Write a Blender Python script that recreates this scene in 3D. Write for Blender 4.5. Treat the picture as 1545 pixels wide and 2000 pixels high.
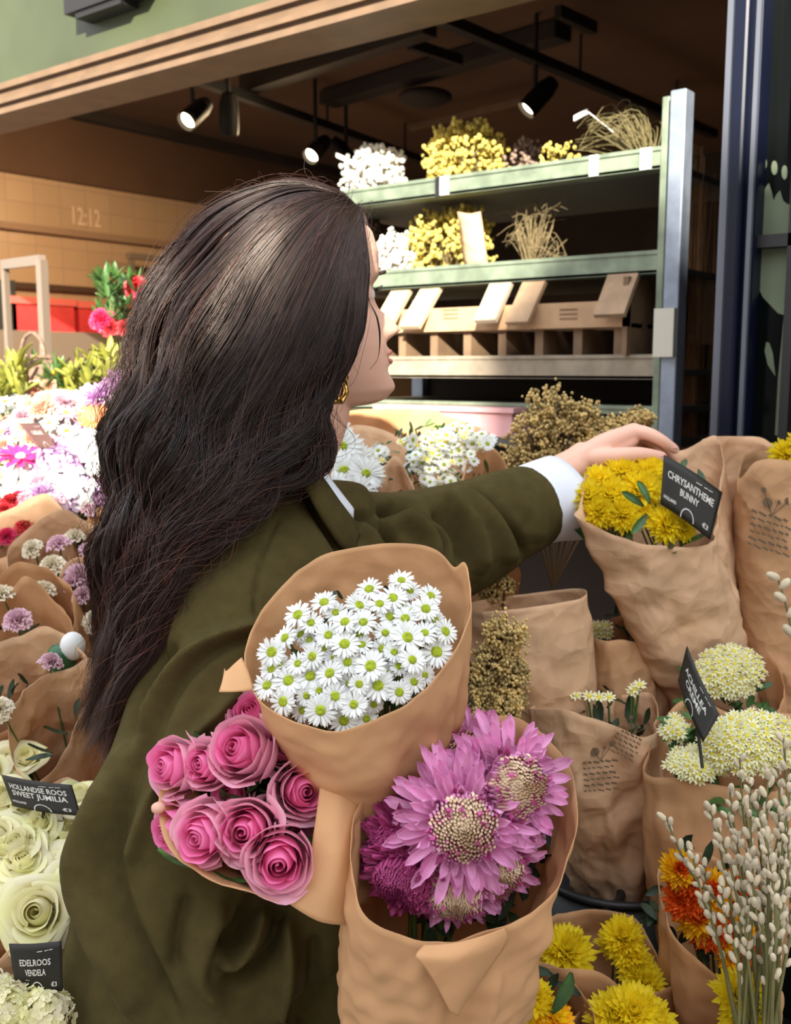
import bpy, math, random
import numpy as np
from mathutils import Vector, Matrix, Quaternion

for _o in list(bpy.data.objects):
    bpy.data.objects.remove(_o)
SC = bpy.context.scene
COL = SC.collection
RNG = np.random.default_rng(7)
random.seed(7)

# ------------------------------------------------------------------ camera
FPX = 2000.0
YAW, PITCH = math.radians(38), math.radians(8)
CAM = np.array([0.0, 0.0, 1.5])
FW = np.array([-math.sin(YAW) * math.cos(PITCH), math.cos(YAW) * math.cos(PITCH), -math.sin(PITCH)])
RT = np.array([math.cos(YAW), math.sin(YAW), 0.0])
UP = np.cross(RT, FW)
cam = bpy.data.objects.new('camera', bpy.data.cameras.new('camera'))
COL.objects.link(cam)
cam.location = CAM
cam.rotation_euler = (math.pi / 2 - PITCH, 0, YAW)
cam.data.sensor_fit = 'VERTICAL'
cam.data.sensor_height = 24
cam.data.lens = 24
cam.data.dof.use_dof = True
cam.data.dof.focus_distance = 0.95
cam.data.dof.aperture_fstop = 6.5
SC.camera = cam


def ray(px, py):
    return FW + (px - 772.5) / FPX * RT + (1000 - py) / FPX * UP


def P(px, py, d):
    return CAM + d * ray(px, py)


def PS(seq):
    return np.array([P(*q) for q in seq])


def on(px, py, axis, val):
    r = ray(px, py)
    return CAM + r * ((val - CAM[axis]) / r[axis])


def to_px(v):
    q = v - CAM
    d = q @ FW
    return 772.5 + FPX * (q @ RT) / d, 1000 - FPX * (q @ UP) / d, d


# ------------------------------------------------------------------ light
SC.view_settings.view_transform = 'Standard'
SC.view_settings.look = 'None'
SC.view_settings.gamma = 1
SC.view_settings.exposure = 0.32
SC.view_settings.use_curve_mapping = False
world = bpy.data.worlds.new('world')
SC.world = world
world.use_nodes = True
wn = world.node_tree.nodes
wl = world.node_tree.links
bg = wn['Background']
tc = wn.new('ShaderNodeTexCoord')
sp = wn.new('ShaderNodeSeparateXYZ')
mr = wn.new('ShaderNodeMapRange')
cr = wn.new('ShaderNodeValToRGB')
wl.new(tc.outputs['Generated'], sp.inputs[0])
wl.new(sp.outputs['Z'], mr.inputs['Value'])
mr.inputs['From Min'].default_value = -0.1
mr.inputs['From Max'].default_value = 0.9
wl.new(mr.outputs[0], cr.inputs[0])
cr.color_ramp.elements[0].color = (0.60, 0.54, 0.48, 1)
cr.color_ramp.elements[1].color = (1.05, 1.14, 1.28, 1)
wl.new(cr.outputs[0], bg.inputs[0])
bg.inputs[1].default_value = 1.7

_h = -np.array([FW[0], FW[1], 0.0]); _h /= np.linalg.norm(_h)
_az = math.radians(7)
SUN_TO = _h * math.cos(_az) - RT * math.sin(_az) + np.array([0, 0, math.tan(math.radians(23))])
SUN_TO /= np.linalg.norm(SUN_TO)
sun = bpy.data.objects.new('sun', bpy.data.lights.new('sun', 'SUN'))
COL.objects.link(sun)
sun.data.energy = 13.0
sun.data.angle = math.radians(0.6)
sun.data.color = (1.0, 0.93, 0.80)
sun.rotation_euler = Vector(SUN_TO).to_track_quat('Z', 'Y').to_euler()
sun.location = (0, -4, 6)

# ------------------------------------------------------------------ materials
MATS = {}


def mat(name, col, rough=0.6, metal=0.0, spec=0.5, var=0.0, vscale=30.0, bump=0.0, bscale=80.0, col2=None,
        sheen=0.0, transl=0.0, emit=None, estr=0.0, coat=0.0, objvar=0.0, alpha=None, detail=3.0):
    if name in MATS:
        return MATS[name]
    m = bpy.data.materials.new(name)
    m.use_nodes = True
    nt = m.node_tree
    b = nt.nodes['Principled BSDF']
    b.inputs['Roughness'].default_value = rough
    b.inputs['Metallic'].default_value = metal
    b.inputs['Specular IOR Level'].default_value = spec
    b.inputs['Sheen Weight'].default_value = sheen
    b.inputs['Coat Weight'].default_value = coat
    c1 = (*col, 1)
    b.inputs['Base Color'].default_value = c1
    src = None
    tcn = nt.nodes.new('ShaderNodeTexCoord')
    if var > 0 or col2 is not None:
        n = nt.nodes.new('ShaderNodeTexNoise')
        n.inputs['Scale'].default_value = vscale
        n.inputs['Detail'].default_value = detail
        nt.links.new(tcn.outputs['Object'], n.inputs['Vector'])
        r = nt.nodes.new('ShaderNodeValToRGB')
        r.color_ramp.elements[0].position = 0.35
        r.color_ramp.elements[1].position = 0.65
        if col2 is None:
            r.color_ramp.elements[0].color = tuple(x * (1 - var) for x in col) + (1,)
            r.color_ramp.elements[1].color = tuple(min(1, x * (1 + var)) for x in col) + (1,)
        else:
            r.color_ramp.elements[0].color = c1
            r.color_ramp.elements[1].color = (*col2, 1)
        nt.links.new(n.outputs['Fac'], r.inputs[0])
        src = r.outputs[0]
    if objvar > 0:
        oi = nt.nodes.new('ShaderNodeObjectInfo')
        mp = nt.nodes.new('ShaderNodeMapRange')
        mp.inputs['To Min'].default_value = 1 - objvar
        mp.inputs['To Max'].default_value = 1 + objvar
        nt.links.new(oi.outputs['Random'], mp.inputs['Value'])
        hs = nt.nodes.new('ShaderNodeHueSaturation')
        nt.links.new(mp.outputs[0], hs.inputs['Value'])
        if src is not None:
            nt.links.new(src, hs.inputs['Color'])
        else:
            hs.inputs['Color'].default_value = c1
        src = hs.outputs[0]
    if src is not None:
        nt.links.new(src, b.inputs['Base Color'])
    if bump > 0:
        n2 = nt.nodes.new('ShaderNodeTexNoise')
        n2.inputs['Scale'].default_value = bscale
        n2.inputs['Detail'].default_value = 4
        nt.links.new(tcn.outputs['Object'], n2.inputs['Vector'])
        bp = nt.nodes.new('ShaderNodeBump')
        bp.inputs['Strength'].default_value = bump
        bp.inputs['Distance'].default_value = 0.002
        nt.links.new(n2.outputs['Fac'], bp.inputs['Height'])
        nt.links.new(bp.outputs[0], b.inputs['Normal'])
    if emit is not None:
        b.inputs['Emission Color'].default_value = (*emit, 1)
        b.inputs['Emission Strength'].default_value = estr
    if transl > 0:
        tr = nt.nodes.new('ShaderNodeBsdfTranslucent')
        if src is not None:
            nt.links.new(src, tr.inputs['Color'])
        else:
            tr.inputs['Color'].default_value = c1
        mx = nt.nodes.new('ShaderNodeMixShader')
        mx.inputs[0].default_value = transl
        nt.links.new(b.outputs[0], mx.inputs[1])
        nt.links.new(tr.outputs[0], mx.inputs[2])
        nt.links.new(mx.outputs[0], nt.nodes['Material Output'].inputs['Surface'])
    MATS[name] = m
    return m


# ------------------------------------------------------------------ mesh helpers
class MB:
    def __init__(s):
        s.v = []; s.f = []; s.n = 0; s.tone = []

    def add(s, v, f, mi=0, tone=None):
        v = np.asarray(v, float).reshape(-1, 3)
        f = np.asarray(f, int)
        if len(f):
            s.f.append((f + s.n, mi))
        s.v.append(v)
        s.tone.append(np.zeros(len(v)) if tone is None else np.broadcast_to(np.asarray(tone, float), (len(v),)))
        s.n += len(v)
        return s

    def merge(s, o, M=None):
        V = np.vstack(o.v)
        if M is not None:
            V = V @ M[:3, :3].T + M[:3, 3]
        for f, mi in o.f:
            s.f.append((f + s.n, mi))
        s.v.append(V); s.tone.append(np.concatenate(o.tone)); s.n += len(V)
        return s

    def mesh(s, name, mats, origin=(0, 0, 0), smooth=True, tone=False):
        V = (np.vstack(s.v) - np.asarray(origin)).astype(np.float32)
        me = bpy.data.meshes.new(name)
        loops = np.concatenate([f.ravel() for f, _ in s.f]).astype(np.int32)
        tot = np.concatenate([np.full(len(f), f.shape[1]) for f, _ in s.f])
        mi = np.concatenate([np.full(len(f), m) for f, m in s.f]).astype(np.int32)
        st = np.concatenate([[0], np.cumsum(tot)[:-1]]).astype(np.int32)
        me.vertices.add(len(V)); me.vertices.foreach_set('co', V.ravel())
        me.loops.add(len(loops)); me.loops.foreach_set('vertex_index', loops)
        me.polygons.add(len(st)); me.polygons.foreach_set('loop_start', st)
        me.polygons.foreach_set('loop_total', tot.astype(np.int32))
        if not isinstance(mats, (list, tuple)):
            mats = [mats]
        for m in mats:
            me.materials.append(m)
        me.polygons.foreach_set('material_index', mi)
        me.polygons.foreach_set('use_smooth', np.full(len(st), smooth))
        if tone:
            a = me.attributes.new('tone', 'FLOAT', 'POINT')
            a.data.foreach_set('value', np.concatenate(s.tone).astype(np.float32))
        me.update(calc_edges=True)
        me.validate()
        return me


def link(name, me, parent=None, loc=None):
    o = bpy.data.objects.new(name, me)
    COL.objects.link(o)
    if parent is not None:
        o.parent = parent
    if loc is not None:
        o.location = loc
    return o


def part(name, mb, mats, parent, smooth=True, tone=False):
    """mesh given in world coordinates, stored relative to its (unrotated) root"""
    org = np.zeros(3)
    p = parent
    while p is not None:
        org = org + np.array(p.location); p = p.parent
    return link(name, mb.mesh(name, mats, org, smooth, tone), parent)


def tag(o, label, cat, group=None, kind=None):
    o['label'] = label; o['category'] = cat
    if group: o['group'] = group
    if kind: o['kind'] = kind
    return o


def thing(name, label, cat, loc, group=None):
    o = bpy.data.objects.new(name, None)
    COL.objects.link(o)
    o.location = Vector(loc)
    o.empty_display_size = 0.05
    return tag(o, label, cat, group)


def struct(name, mb, m, smooth=False):
    o = link(name, mb.mesh(name, m, smooth=smooth))
    o['kind'] = 'structure'
    return o


def single(name, label, cat, mb, m, group=None, smooth=True):
    V = np.vstack(mb.v)
    c = V.mean(0); c[2] = V[:, 2].min()
    o = link(name, mb.mesh(name, m, c, smooth), None, c)
    return tag(o, label, cat, group)


def nrm(v):
    v = np.asarray(v, float)
    return v / (np.linalg.norm(v) + 1e-12)


def box(mb, a, b, mi=0):
    x0, y0, z0 = np.minimum(a, b); x1, y1, z1 = np.maximum(a, b)
    v = [(x0, y0, z0), (x1, y0, z0), (x1, y1, z0), (x0, y1, z0), (x0, y0, z1), (x1, y0, z1), (x1, y1, z1), (x0, y1, z1)]
    f = [(0, 3, 2, 1), (4, 5, 6, 7), (0, 1, 5, 4), (1, 2, 6, 5), (2, 3, 7, 6), (3, 0, 4, 7)]
    return mb.add(v, f, mi)


def obox(mb, c, ax, ay, az, mi=0):
    """oriented box: centre and three half-extent vectors"""
    c, ax, ay, az = map(lambda q: np.asarray(q, float), (c, ax, ay, az))
    v = []
    for z in (-1, 1):
        for x, y in ((-1, -1), (1, -1), (1, 1), (-1, 1)):
            v.append(c + x * ax + y * ay + z * az)
    f = [(0, 3, 2, 1), (4, 5, 6, 7), (0, 1, 5, 4), (1, 2, 6, 5), (2, 3, 7, 6), (3, 0, 4, 7)]
    return mb.add(v, f, mi)


def gridf(nu, nv, cu=False, cv=False):
    """faces of a grid of nu x nv vertices, index i*nv+j"""
    i = np.arange(nu if cu else nu - 1); j = np.arange(nv if cv else nv - 1)
    I, J = np.meshgrid(i, j, indexing='ij')
    I2 = (I + 1) % nu; J2 = (J + 1) % nv
    return np.stack([I * nv + J, I2 * nv + J, I2 * nv + J2, I * nv + J2], -1).reshape(-1, 4)


def cat(pts, n, closed=False):
    """catmull-rom resample, uniform in index"""
    p = np.asarray(pts, float); N = len(p)
    t = np.linspace(0, N if closed else N - 1, n, endpoint=not closed)
    i = np.floor(t).astype(int); 
    if not closed: i = np.minimum(i, N - 2)
    f = (t - i)[:, None]
    g = (lambda k: p[k % N]) if closed else (lambda k: p[np.clip(k, 0, N - 1)])
    a, b, c, d = g(i - 1), g(i), g(i + 1), g(i + 2)
    return 0.5 * ((2 * b) + (c - a) * f + (2 * a - 5 * b + 4 * c - d) * f ** 2 + (-a + 3 * b - 3 * c + d) * f ** 3)


def tube(mb, pts, rad, sides=8, mi=0, caps=True, ref=None, rad2=None, tone=None):
    p = np.asarray(pts, float); n = len(p)
    r = np.broadcast_to(np.asarray(rad, float), (n,))
    r2 = r if rad2 is None else np.broadcast_to(np.asarray(rad2, float), (n,))
    t = np.gradient(p, axis=0); t /= np.linalg.norm(t, axis=1)[:, None] + 1e-12
    u = np.array(ref, float) if ref is not None else (np.array([0, 0, 1.0]) if abs(t[0][2]) < 0.9 else np.array([1.0, 0, 0]))
    th = np.linspace(0, 2 * np.pi, sides, endpoint=False)
    V = np.zeros((n, sides, 3))
    for k in range(n):
        w = np.cross(t[k], u); w = nrm(w); q = np.cross(w, t[k]); 
        if ref is None: u = q
        V[k] = p[k] + np.outer(np.cos(th) * r[k], q) + np.outer(np.sin(th) * r2[k], w)
    mb.add(V.reshape(-1, 3), gridf(n, sides, False, True), mi, tone)
    if caps:
        for k in (0, n - 1):
            b = mb.n
            mb.add(np.vstack([V[k], p[k][None]]), [], mi)
            idx = np.arange(sides)
            f = np.stack([idx, (idx + 1) % sides, np.full(sides, sides)], 1)
            if k == 0: f = f[:, ::-1]
            mb.f.append((f + b, mi))
    return mb


def loft(mb, rings, mi=0, closed=True, caps=False):
    R = np.asarray(rings, float); n, k = R.shape[:2]
    mb.add(R.reshape(-1, 3), gridf(n, k, False, closed), mi)
    if caps:
        for q in (0, n - 1):
            b = mb.n
            mb.add(np.vstack([R[q], R[q].mean(0)[None]]), [], mi)
            idx = np.arange(k)
            f = np.stack([idx, (idx + 1) % k, np.full(k, k)], 1)
            mb.f.append((f + b if q else f[:, ::-1] + b, mi))
    return mb


def sphere(mb, c, r, nu=10, nv=8, mi=0, sc=(1, 1, 1), rot=None):
    th = np.linspace(0, 2 * np.pi, nu, endpoint=False); ph = np.linspace(0, np.pi, nv)
    PH, TH = np.meshgrid(ph, th, indexing='ij')
    v = np.stack([np.sin(PH) * np.cos(TH), np.sin(PH) * np.sin(TH), -np.cos(PH)], -1).reshape(-1, 3) * np.array(sc) * r
    if rot is not None: v = v @ np.asarray(rot).T
    mb.add(v + np.asarray(c), gridf(nv, nu, False, True)[:, ::-1], mi)
    return mb


class Sines:
    def __init__(s, seed, n=10, f=1.0):
        g = np.random.default_rng(seed)
        s.k = g.normal(size=(n, 3)) * f; s.p = g.uniform(0, 6.28, n); s.n = n

    def __call__(s, p):
        return np.sin(p @ s.k.T + s.p).sum(-1) / math.sqrt(s.n / 2) * 0.7

    def ridge(s, p):
        return 1 - np.abs(s(p))


class Tri:
    """sum of triangle waves: piecewise flat facets with sharp creases, like crumpled paper"""
    def __init__(s, seed, n=6, f=1.0, aniso=(1, 1, 1)):
        g = np.random.default_rng(seed)
        k = g.normal(size=(n, 3)); k /= np.linalg.norm(k, axis=1)[:, None]
        s.k = k * (f * g.uniform(.6, 1.5, n))[:, None] * np.array(aniso); s.p = g.uniform(0, 1, n)
        s.a = g.uniform(.5, 1, n); s.a /= s.a.sum()

    def __call__(s, p):
        x = p @ s.k.T + s.p
        x = x + .16 * np.sin(np.roll(x, 1, axis=-1) * 5.1)
        return ((np.abs((x % 1.0) - .5) * 4 - 1) * s.a).sum(-1)


def frame(n, roll=0.0):
    """3x3 columns x,y,z with z=n"""
    n = nrm(n)
    a = np.array([0, 0, 1.0]) if abs(n[2]) < 0.95 else np.array([1.0, 0, 0])
    x = nrm(np.cross(a, n)); y = np.cross(n, x)
    c, s_ = math.cos(roll), math.sin(roll)
    return np.stack([c * x + s_ * y, -s_ * x + c * y, n], 1)


def place(name, meshes, root, pos, n, roll=0.0, s=1.0):
    """put a flower (list of (partname, mesh)) under root; first mesh carries the others"""
    o = link(name, meshes[0][1], root)
    R = Matrix(frame(n, roll).tolist()).to_4x4()
    rl = Vector(root.location)
    o.matrix_local = Matrix.Translation(Vector(pos) - rl) @ R @ Matrix.Diagonal((s, s, s, 1) if np.isscalar(s) else (*s, 1))
    for nm, me in meshes[1:]:
        link(nm, me, o)
    return o

# ------------------------------------------------------------------ palette
KRAFT = mat('kraft_paper', (0.70, 0.40, 0.195), rough=0.72, spec=0.25, var=0.10, vscale=9, bump=0.35, bscale=55, transl=0.22)
KRAFT2 = mat('kraft_paper_pale', (0.76, 0.49, 0.29), rough=0.75, spec=0.25, var=0.09, vscale=12, bump=0.5, bscale=40, transl=0.18)
KRAFT3 = mat('kraft_paper_brown', (0.62, 0.36, 0.185), rough=0.75, spec=0.25, var=0.10, vscale=12, bump=0.5, bscale=40, transl=0.18)


def crumple(m, s1=22, s2=55, dist=.006, strength=.45):
    """creases: ridges along the borders of distorted cells"""
    nt = m.node_tree; b = nt.nodes['Principled BSDF']
    tcn = nt.nodes.new('ShaderNodeTexCoord'); nz = nt.nodes.new('ShaderNodeTexNoise'); nz.inputs['Scale'].default_value = 9
    add = nt.nodes.new('ShaderNodeVectorMath'); add.operation = 'MULTIPLY_ADD'
    nt.links.new(tcn.outputs['Object'], nz.inputs['Vector'])
    nt.links.new(nz.outputs['Color'], add.inputs[0]); add.inputs[1].default_value = (.07, .07, .07); nt.links.new(tcn.outputs['Object'], add.inputs[2])
    hs = []
    for sc in (s1, s2):
        v = nt.nodes.new('ShaderNodeTexVoronoi'); v.inputs['Scale'].default_value = sc
        nt.links.new(add.outputs[0], v.inputs['Vector']); hs.append(v)
    ma = nt.nodes.new('ShaderNodeMath'); ma.operation = 'MULTIPLY_ADD'
    nt.links.new(hs[1].outputs['Distance'], ma.inputs[0]); ma.inputs[1].default_value = .35
    nt.links.new(hs[0].outputs['Distance'], ma.inputs[2])
    bp = nt.nodes.new('ShaderNodeBump'); bp.inputs['Strength'].default_value = strength; bp.inputs['Distance'].default_value = dist
    nt.links.new(ma.outputs[0], bp.inputs['Height'])
    old = b.inputs['Normal'].links
    if old: nt.links.new(old[0].from_socket, bp.inputs['Normal'])
    nt.links.new(bp.outputs[0], b.inputs['Normal'])


crumple(KRAFT, 16, 40, .012, .22)
crumple(KRAFT2, 20, 46, .016, .45)
crumple(KRAFT3, 20, 46, .016, .45)
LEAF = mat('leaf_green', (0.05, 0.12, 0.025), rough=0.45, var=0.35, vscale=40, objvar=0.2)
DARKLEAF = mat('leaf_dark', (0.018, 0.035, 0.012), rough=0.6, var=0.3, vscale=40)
STEM = mat('stem_green', (0.09, 0.16, 0.04), rough=0.5)
WHITEP = mat('petal_white', (0.86, 0.87, 0.84), rough=0.55, transl=0.2, objvar=0.05)
LIMEC = mat('disc_lime', (0.36, 0.44, 0.012), rough=0.8, bump=1.0, bscale=500, var=0.25, vscale=300)
YELC = mat('disc_yellow', (0.75, 0.62, 0.06), rough=0.8, bump=1.0, bscale=500)
PINKI = mat('rose_inner', (0.96, 0.27, 0.52), rough=0.5, transl=0.25, var=0.08, vscale=60)
PINKO = mat('rose_outer', (0.97, 0.50, 0.62), rough=0.5, transl=0.25, var=0.12, vscale=50)
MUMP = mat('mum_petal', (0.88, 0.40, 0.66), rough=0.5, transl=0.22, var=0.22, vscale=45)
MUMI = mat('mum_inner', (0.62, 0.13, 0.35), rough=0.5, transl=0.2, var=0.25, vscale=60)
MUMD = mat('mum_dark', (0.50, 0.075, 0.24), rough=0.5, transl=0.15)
CREAM = mat('mum_cream', (1.0, 0.82, 0.60), rough=0.55, transl=0.2)
YELP = mat('petal_yellow', (1.0, 0.84, 0.03), rough=0.5, transl=0.45, objvar=0.08)
YELD = mat('petal_amber', (0.98, 0.58, 0.01), rough=0.5, transl=0.4, objvar=0.08)
ORAP = mat('petal_orange', (0.85, 0.13, 0.01), rough=0.5, transl=0.25, objvar=0.1)
PALEP = mat('petal_palepink', (0.80, 0.55, 0.62), rough=0.55, transl=0.25, objvar=0.1)
MAUVE = mat('petal_mauve', (0.62, 0.36, 0.62), rough=0.55, transl=0.25, objvar=0.1)
HOTP = mat('petal_hot', (0.82, 0.05, 0.16), rough=0.5, transl=0.25, objvar=0.15)
REDP = mat('petal_red', (0.62, 0.04, 0.05), rough=0.5, transl=0.2, objvar=0.15)
LIMEP = mat('petal_palelime', (0.88, 0.86, 0.42), rough=0.55, transl=0.35, objvar=0.08, col2=(0.92, 0.84, 0.64), vscale=18)
PEACH = mat('petal_peach', (0.82, 0.50, 0.36), rough=0.55, transl=0.25, objvar=0.1)
ACHP = mat('petal_cream', (0.78, 0.76, 0.46), rough=0.6, transl=0.15, objvar=0.1)
BERRY = mat('dried_berry', (0.50, 0.36, 0.13), rough=0.7, objvar=0.15, var=0.45, vscale=60)
BERRYD = mat('dried_twig', (0.13, 0.08, 0.03), rough=0.8)
DRYY = mat('dried_yellow', (0.66, 0.53, 0.12), rough=0.7, transl=0.15, var=0.35, vscale=25)
DRYW = mat('dried_white', (0.86, 0.84, 0.76), rough=0.7, transl=0.15)
GRASS = mat('dried_grass', (0.20, 0.15, 0.07), rough=0.8)


# ------------------------------------------------------------------ flowers (local frame, z = facing)
def petal(mb, L, Wd, az, e0, curl, r0=0.0, z0=0.0, cup=0.0, ns=6, nw=3, tip=0.5, mi=0, base=0.35, twist=0.0):
    """e0 elevation at the root (rad), curl = change of elevation along the petal"""
    s = np.linspace(0, 1, ns)
    el = e0 + curl * s
    ds = L / (ns - 1)
    r = r0 + np.concatenate([[0], np.cumsum(np.cos(el[:-1]) * ds)])
    z = z0 + np.concatenate([[0], np.cumsum(np.sin(el[:-1]) * ds)])
    w = Wd / 2 * (base + (1 - base) * np.sin(np.pi * np.clip(s / 0.95, 0, 1) ** 0.75 * 0.5)) * np.where(s > tip, np.sqrt(np.clip(1 - ((s - tip) / (1.0001 - tip)) ** 2, 0.02, 1)), 1)
    u = np.linspace(-1, 1, nw)
    V = np.zeros((ns, nw, 3))
    for j, uu in enumerate(u):
        V[:, j, 0] = r - np.sin(el) * cup * Wd * uu * uu * 0.8
        V[:, j, 1] = w * uu + twist * s * Wd
        V[:, j, 2] = z + np.cos(el) * cup * Wd * uu * uu * 0.8
    c, q = math.cos(az), math.sin(az)
    X = V[..., 0] * c - V[..., 1] * q
    Y = V[..., 0] * q + V[..., 1] * c
    mb.add(np.stack([X, Y, V[..., 2]], -1), gridf(ns, nw), mi)


def m_daisy(R, n=16, pm=WHITEP, cm=LIMEC, rows=2, seed=0, dr=0.34, lo=False):
    g = np.random.default_rng(seed)
    mb = MB()
    for k in range(rows):
        for i in range(n):
            petal(mb, R * (1 - dr * .8) * g.uniform(.9, 1.08), R * 2.6 * .98 / n * 1.35, 2 * math.pi * (i + .5 * k) / n + g.normal() * .06,
                  0.30 - .2 * k + g.normal() * .12, -0.45 + g.normal() * .2, r0=R * dr * .7, z0=-.03 * R * k,
                  cup=.15, ns=3 if lo else 5, nw=2 if lo else 3, tip=.6)
    c = MB()
    nv = 4 if lo else 7
    ph = np.linspace(0, math.pi / 2, nv)
    rings = []
    ns = 8 if lo else 14
    th = np.linspace(0, 2 * np.pi, ns, endpoint=False)
    for p in ph[::-1]:
        rr = R * dr * math.sin(p) + 1e-5
        z = R * (.02 + .22 * math.cos(p)) - (R * .06 if p < .5 else 0)
        rings.append(np.stack([rr * np.cos(th), rr * np.sin(th), np.full(ns, z)], -1))
    loft(c, rings)
    return [('petals', mb.mesh('daisy_petals', pm)), ('flower_centre', c.mesh('daisy_centre', cm))]


def m_rose(seed=0, im=PINKI, om=PINKO, open_=1.0, n=13, h=0.042, R=0.021):
    """a garden rose: a spiral core and overlapping shells whose lips roll outward"""
    g = np.random.default_rng(seed)
    mb = MB()
    # core spiral
    na, nh = 70, 7
    a = np.linspace(0, 2 * np.pi * 2.6, na)
    V = np.zeros((na, nh, 3))
    for j, v in enumerate(np.linspace(0, 1, nh)):
        r = (0.0016 + 0.0075 * (a / a[-1])) * (R / .021) * (0.55 + .75 * math.sin(math.pi * min(1, v * .8 + .1)))
        z = h * (0.25 + 0.70 * v) + .0006 * np.sin(a * 3) * v
        V[:, j] = np.stack([r * np.cos(a), r * np.sin(a), z + 0 * a], -1)
    mb.add(V, gridf(na, nh), 0)
    az = 0.0
    for k in range(n):
        f = k / (n - 1)
        az += 2.4 + g.normal() * .15
        rk = R * (0.40 + 0.52 * f)
        span = 1.35 - .25 * f
        hk = h * (1.0 - 0.16 * f + g.normal() * .02)
        roll = (0.10 + 0.55 * f ** 1.5) * open_
        nu, nv = 13, 10
        u = np.linspace(-1, 1, nu); v = np.linspace(0, 1, nv)
        U, Vv = np.meshgrid(u, v, indexing='ij')
        edge = 1 - 0.16 * np.abs(U) ** 3 - .05 * (1 - np.abs(U)) * f       # slightly heart-shaped lip
        hh = hk * Vv * edge
        prof = 0.28 + 0.80 * np.sin(np.clip(Vv * 1.25, 0, 1) * np.pi / 2) - .18 * np.clip(Vv - .72, 0, 1)
        lip = np.clip(Vv - .70, 0, 1) / .30
        rr = rk * prof + R * roll * lip ** 2 * (.75 + .25 * np.cos(U * 3 + k)) + .0004 * np.sin(U * 9 + k) * lip
        zz = hh - R * roll * .55 * lip ** 3
        A = az + U * span * (1 - .25 * (1 - Vv))
        mb.add(np.stack([rr * np.cos(A), rr * np.sin(A), zz], -1), gridf(nu, nv), 0 if f < .45 else 1)
    c = MB()
    for i in range(5):
        petal(c, R * 1.3, R * .5, i * 1.257, 0.5, 0.2, r0=R * .1, z0=0.0, cup=.2, tip=.2)
    sphere(c, (0, 0, 0.002), R * .42, 10, 7, sc=(1, 1, .9))
    return [('petals', mb.mesh('rose_petals', [im, om])), ('sepals', c.mesh('rose_sepals', LEAF))]


def m_bigmum(seed=0, R=0.062, mats=(MUMP, MUMI), cream=True):
    g = np.random.default_rng(seed)
    mb = MB()
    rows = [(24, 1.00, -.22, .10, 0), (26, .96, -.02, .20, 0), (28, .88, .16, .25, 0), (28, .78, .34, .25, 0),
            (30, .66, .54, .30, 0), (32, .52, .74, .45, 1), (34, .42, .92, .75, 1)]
    for k, (n, L, e, cu, mi) in enumerate(rows):
        for i in range(n):
            LL = R * L * g.uniform(.74, 1.10)
            petal(mb, LL * .80, R * (.150 - .010 * k) * g.uniform(.8, 1.15), 2 * math.pi * (i + .5 * (k % 2)) / n + g.normal() * .09,
                  e + g.normal() * .16, cu * .6 - .30 * (k < 3) + g.normal() * .30, r0=R * (.20 - .006 * k), z0=.055 * R * k,
                  cup=.62 if k < 5 else .8, ns=9, nw=5, tip=.76, mi=mi, twist=g.normal() * .5, base=.5)
    c = MB()
    nc = 300
    sphere(c, (0, 0, R * .26), R * .34, 18, 10, sc=(1, 1, .55))
    for i in range(nc):
        f = math.sqrt((i + .5) / nc)
        a = i * 2.39996
        rr = R * .46 * f
        el = 1.5 - .75 * f + g.normal() * .03
        petal(c, R * (.17 + .15 * f) * g.uniform(.93, 1.05), R * .056, a, el, 1.1 * f + .4, r0=rr * .74, z0=R * (.46 - .12 * f * f),
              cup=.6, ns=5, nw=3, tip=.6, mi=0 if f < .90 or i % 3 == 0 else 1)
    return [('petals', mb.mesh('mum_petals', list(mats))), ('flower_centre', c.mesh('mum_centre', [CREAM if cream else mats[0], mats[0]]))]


def m_pompon(R=0.02, n=90, m=YELP, seed=0, cm=None, ns=4, lo=1.9):
    g = np.random.default_rng(seed)
    mb = MB()
    for i in range(n):
        f = (i + .5) / n
        ph = math.acos(1 - f * 1.12)
        a = i * 2.39996
        petal(mb, R * g.uniform(.75, 1.0) * (.45 + .55 * math.sin(min(ph, 1.57))), R * .27, a, math.pi / 2 - ph + .1 + g.normal() * .12, .25 * g.normal() - .1,
              r0=R * .22 * math.sin(ph), z0=R * .25 * math.cos(ph) + R * .1, cup=.35, ns=ns, nw=3, tip=.65, mi=1 if (cm and f < .2) else 0)
    return [('petals', mb.mesh('pompon_petals', [m, cm or m]))]


def m_carnation(R=0.025, m=HOTP, seed=0, n=34):
    g = np.random.default_rng(seed)
    mb = MB()
    for i in range(n):
        f = (i + .5) / n
        a = i * 2.39996
        el = 1.45 - 1.35 * f
        nu, nv = 7, 5
        U, Vv = np.meshgrid(np.linspace(-1, 1, nu), np.linspace(0, 1, nv), indexing='ij')
        L = R * (.75 + .25 * f)
        wv = .12 * R * np.sin(U * 7 + g.uniform(0, 6)) * Vv
        r = L * Vv * math.cos(el) - wv * math.sin(el)
        z = L * Vv * math.sin(el) * 1.0 + wv * math.cos(el) - .25 * R * Vv ** 3 * f
        y = U * R * .42 * (.25 + .75 * Vv)
        c, q = math.cos(a), math.sin(a)
        mb.add(np.stack([r * c - y * q, r * q + y * c, z], -1), gridf(nu, nv))
    return [('petals', mb.mesh('carnation_petals', m))]


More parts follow.
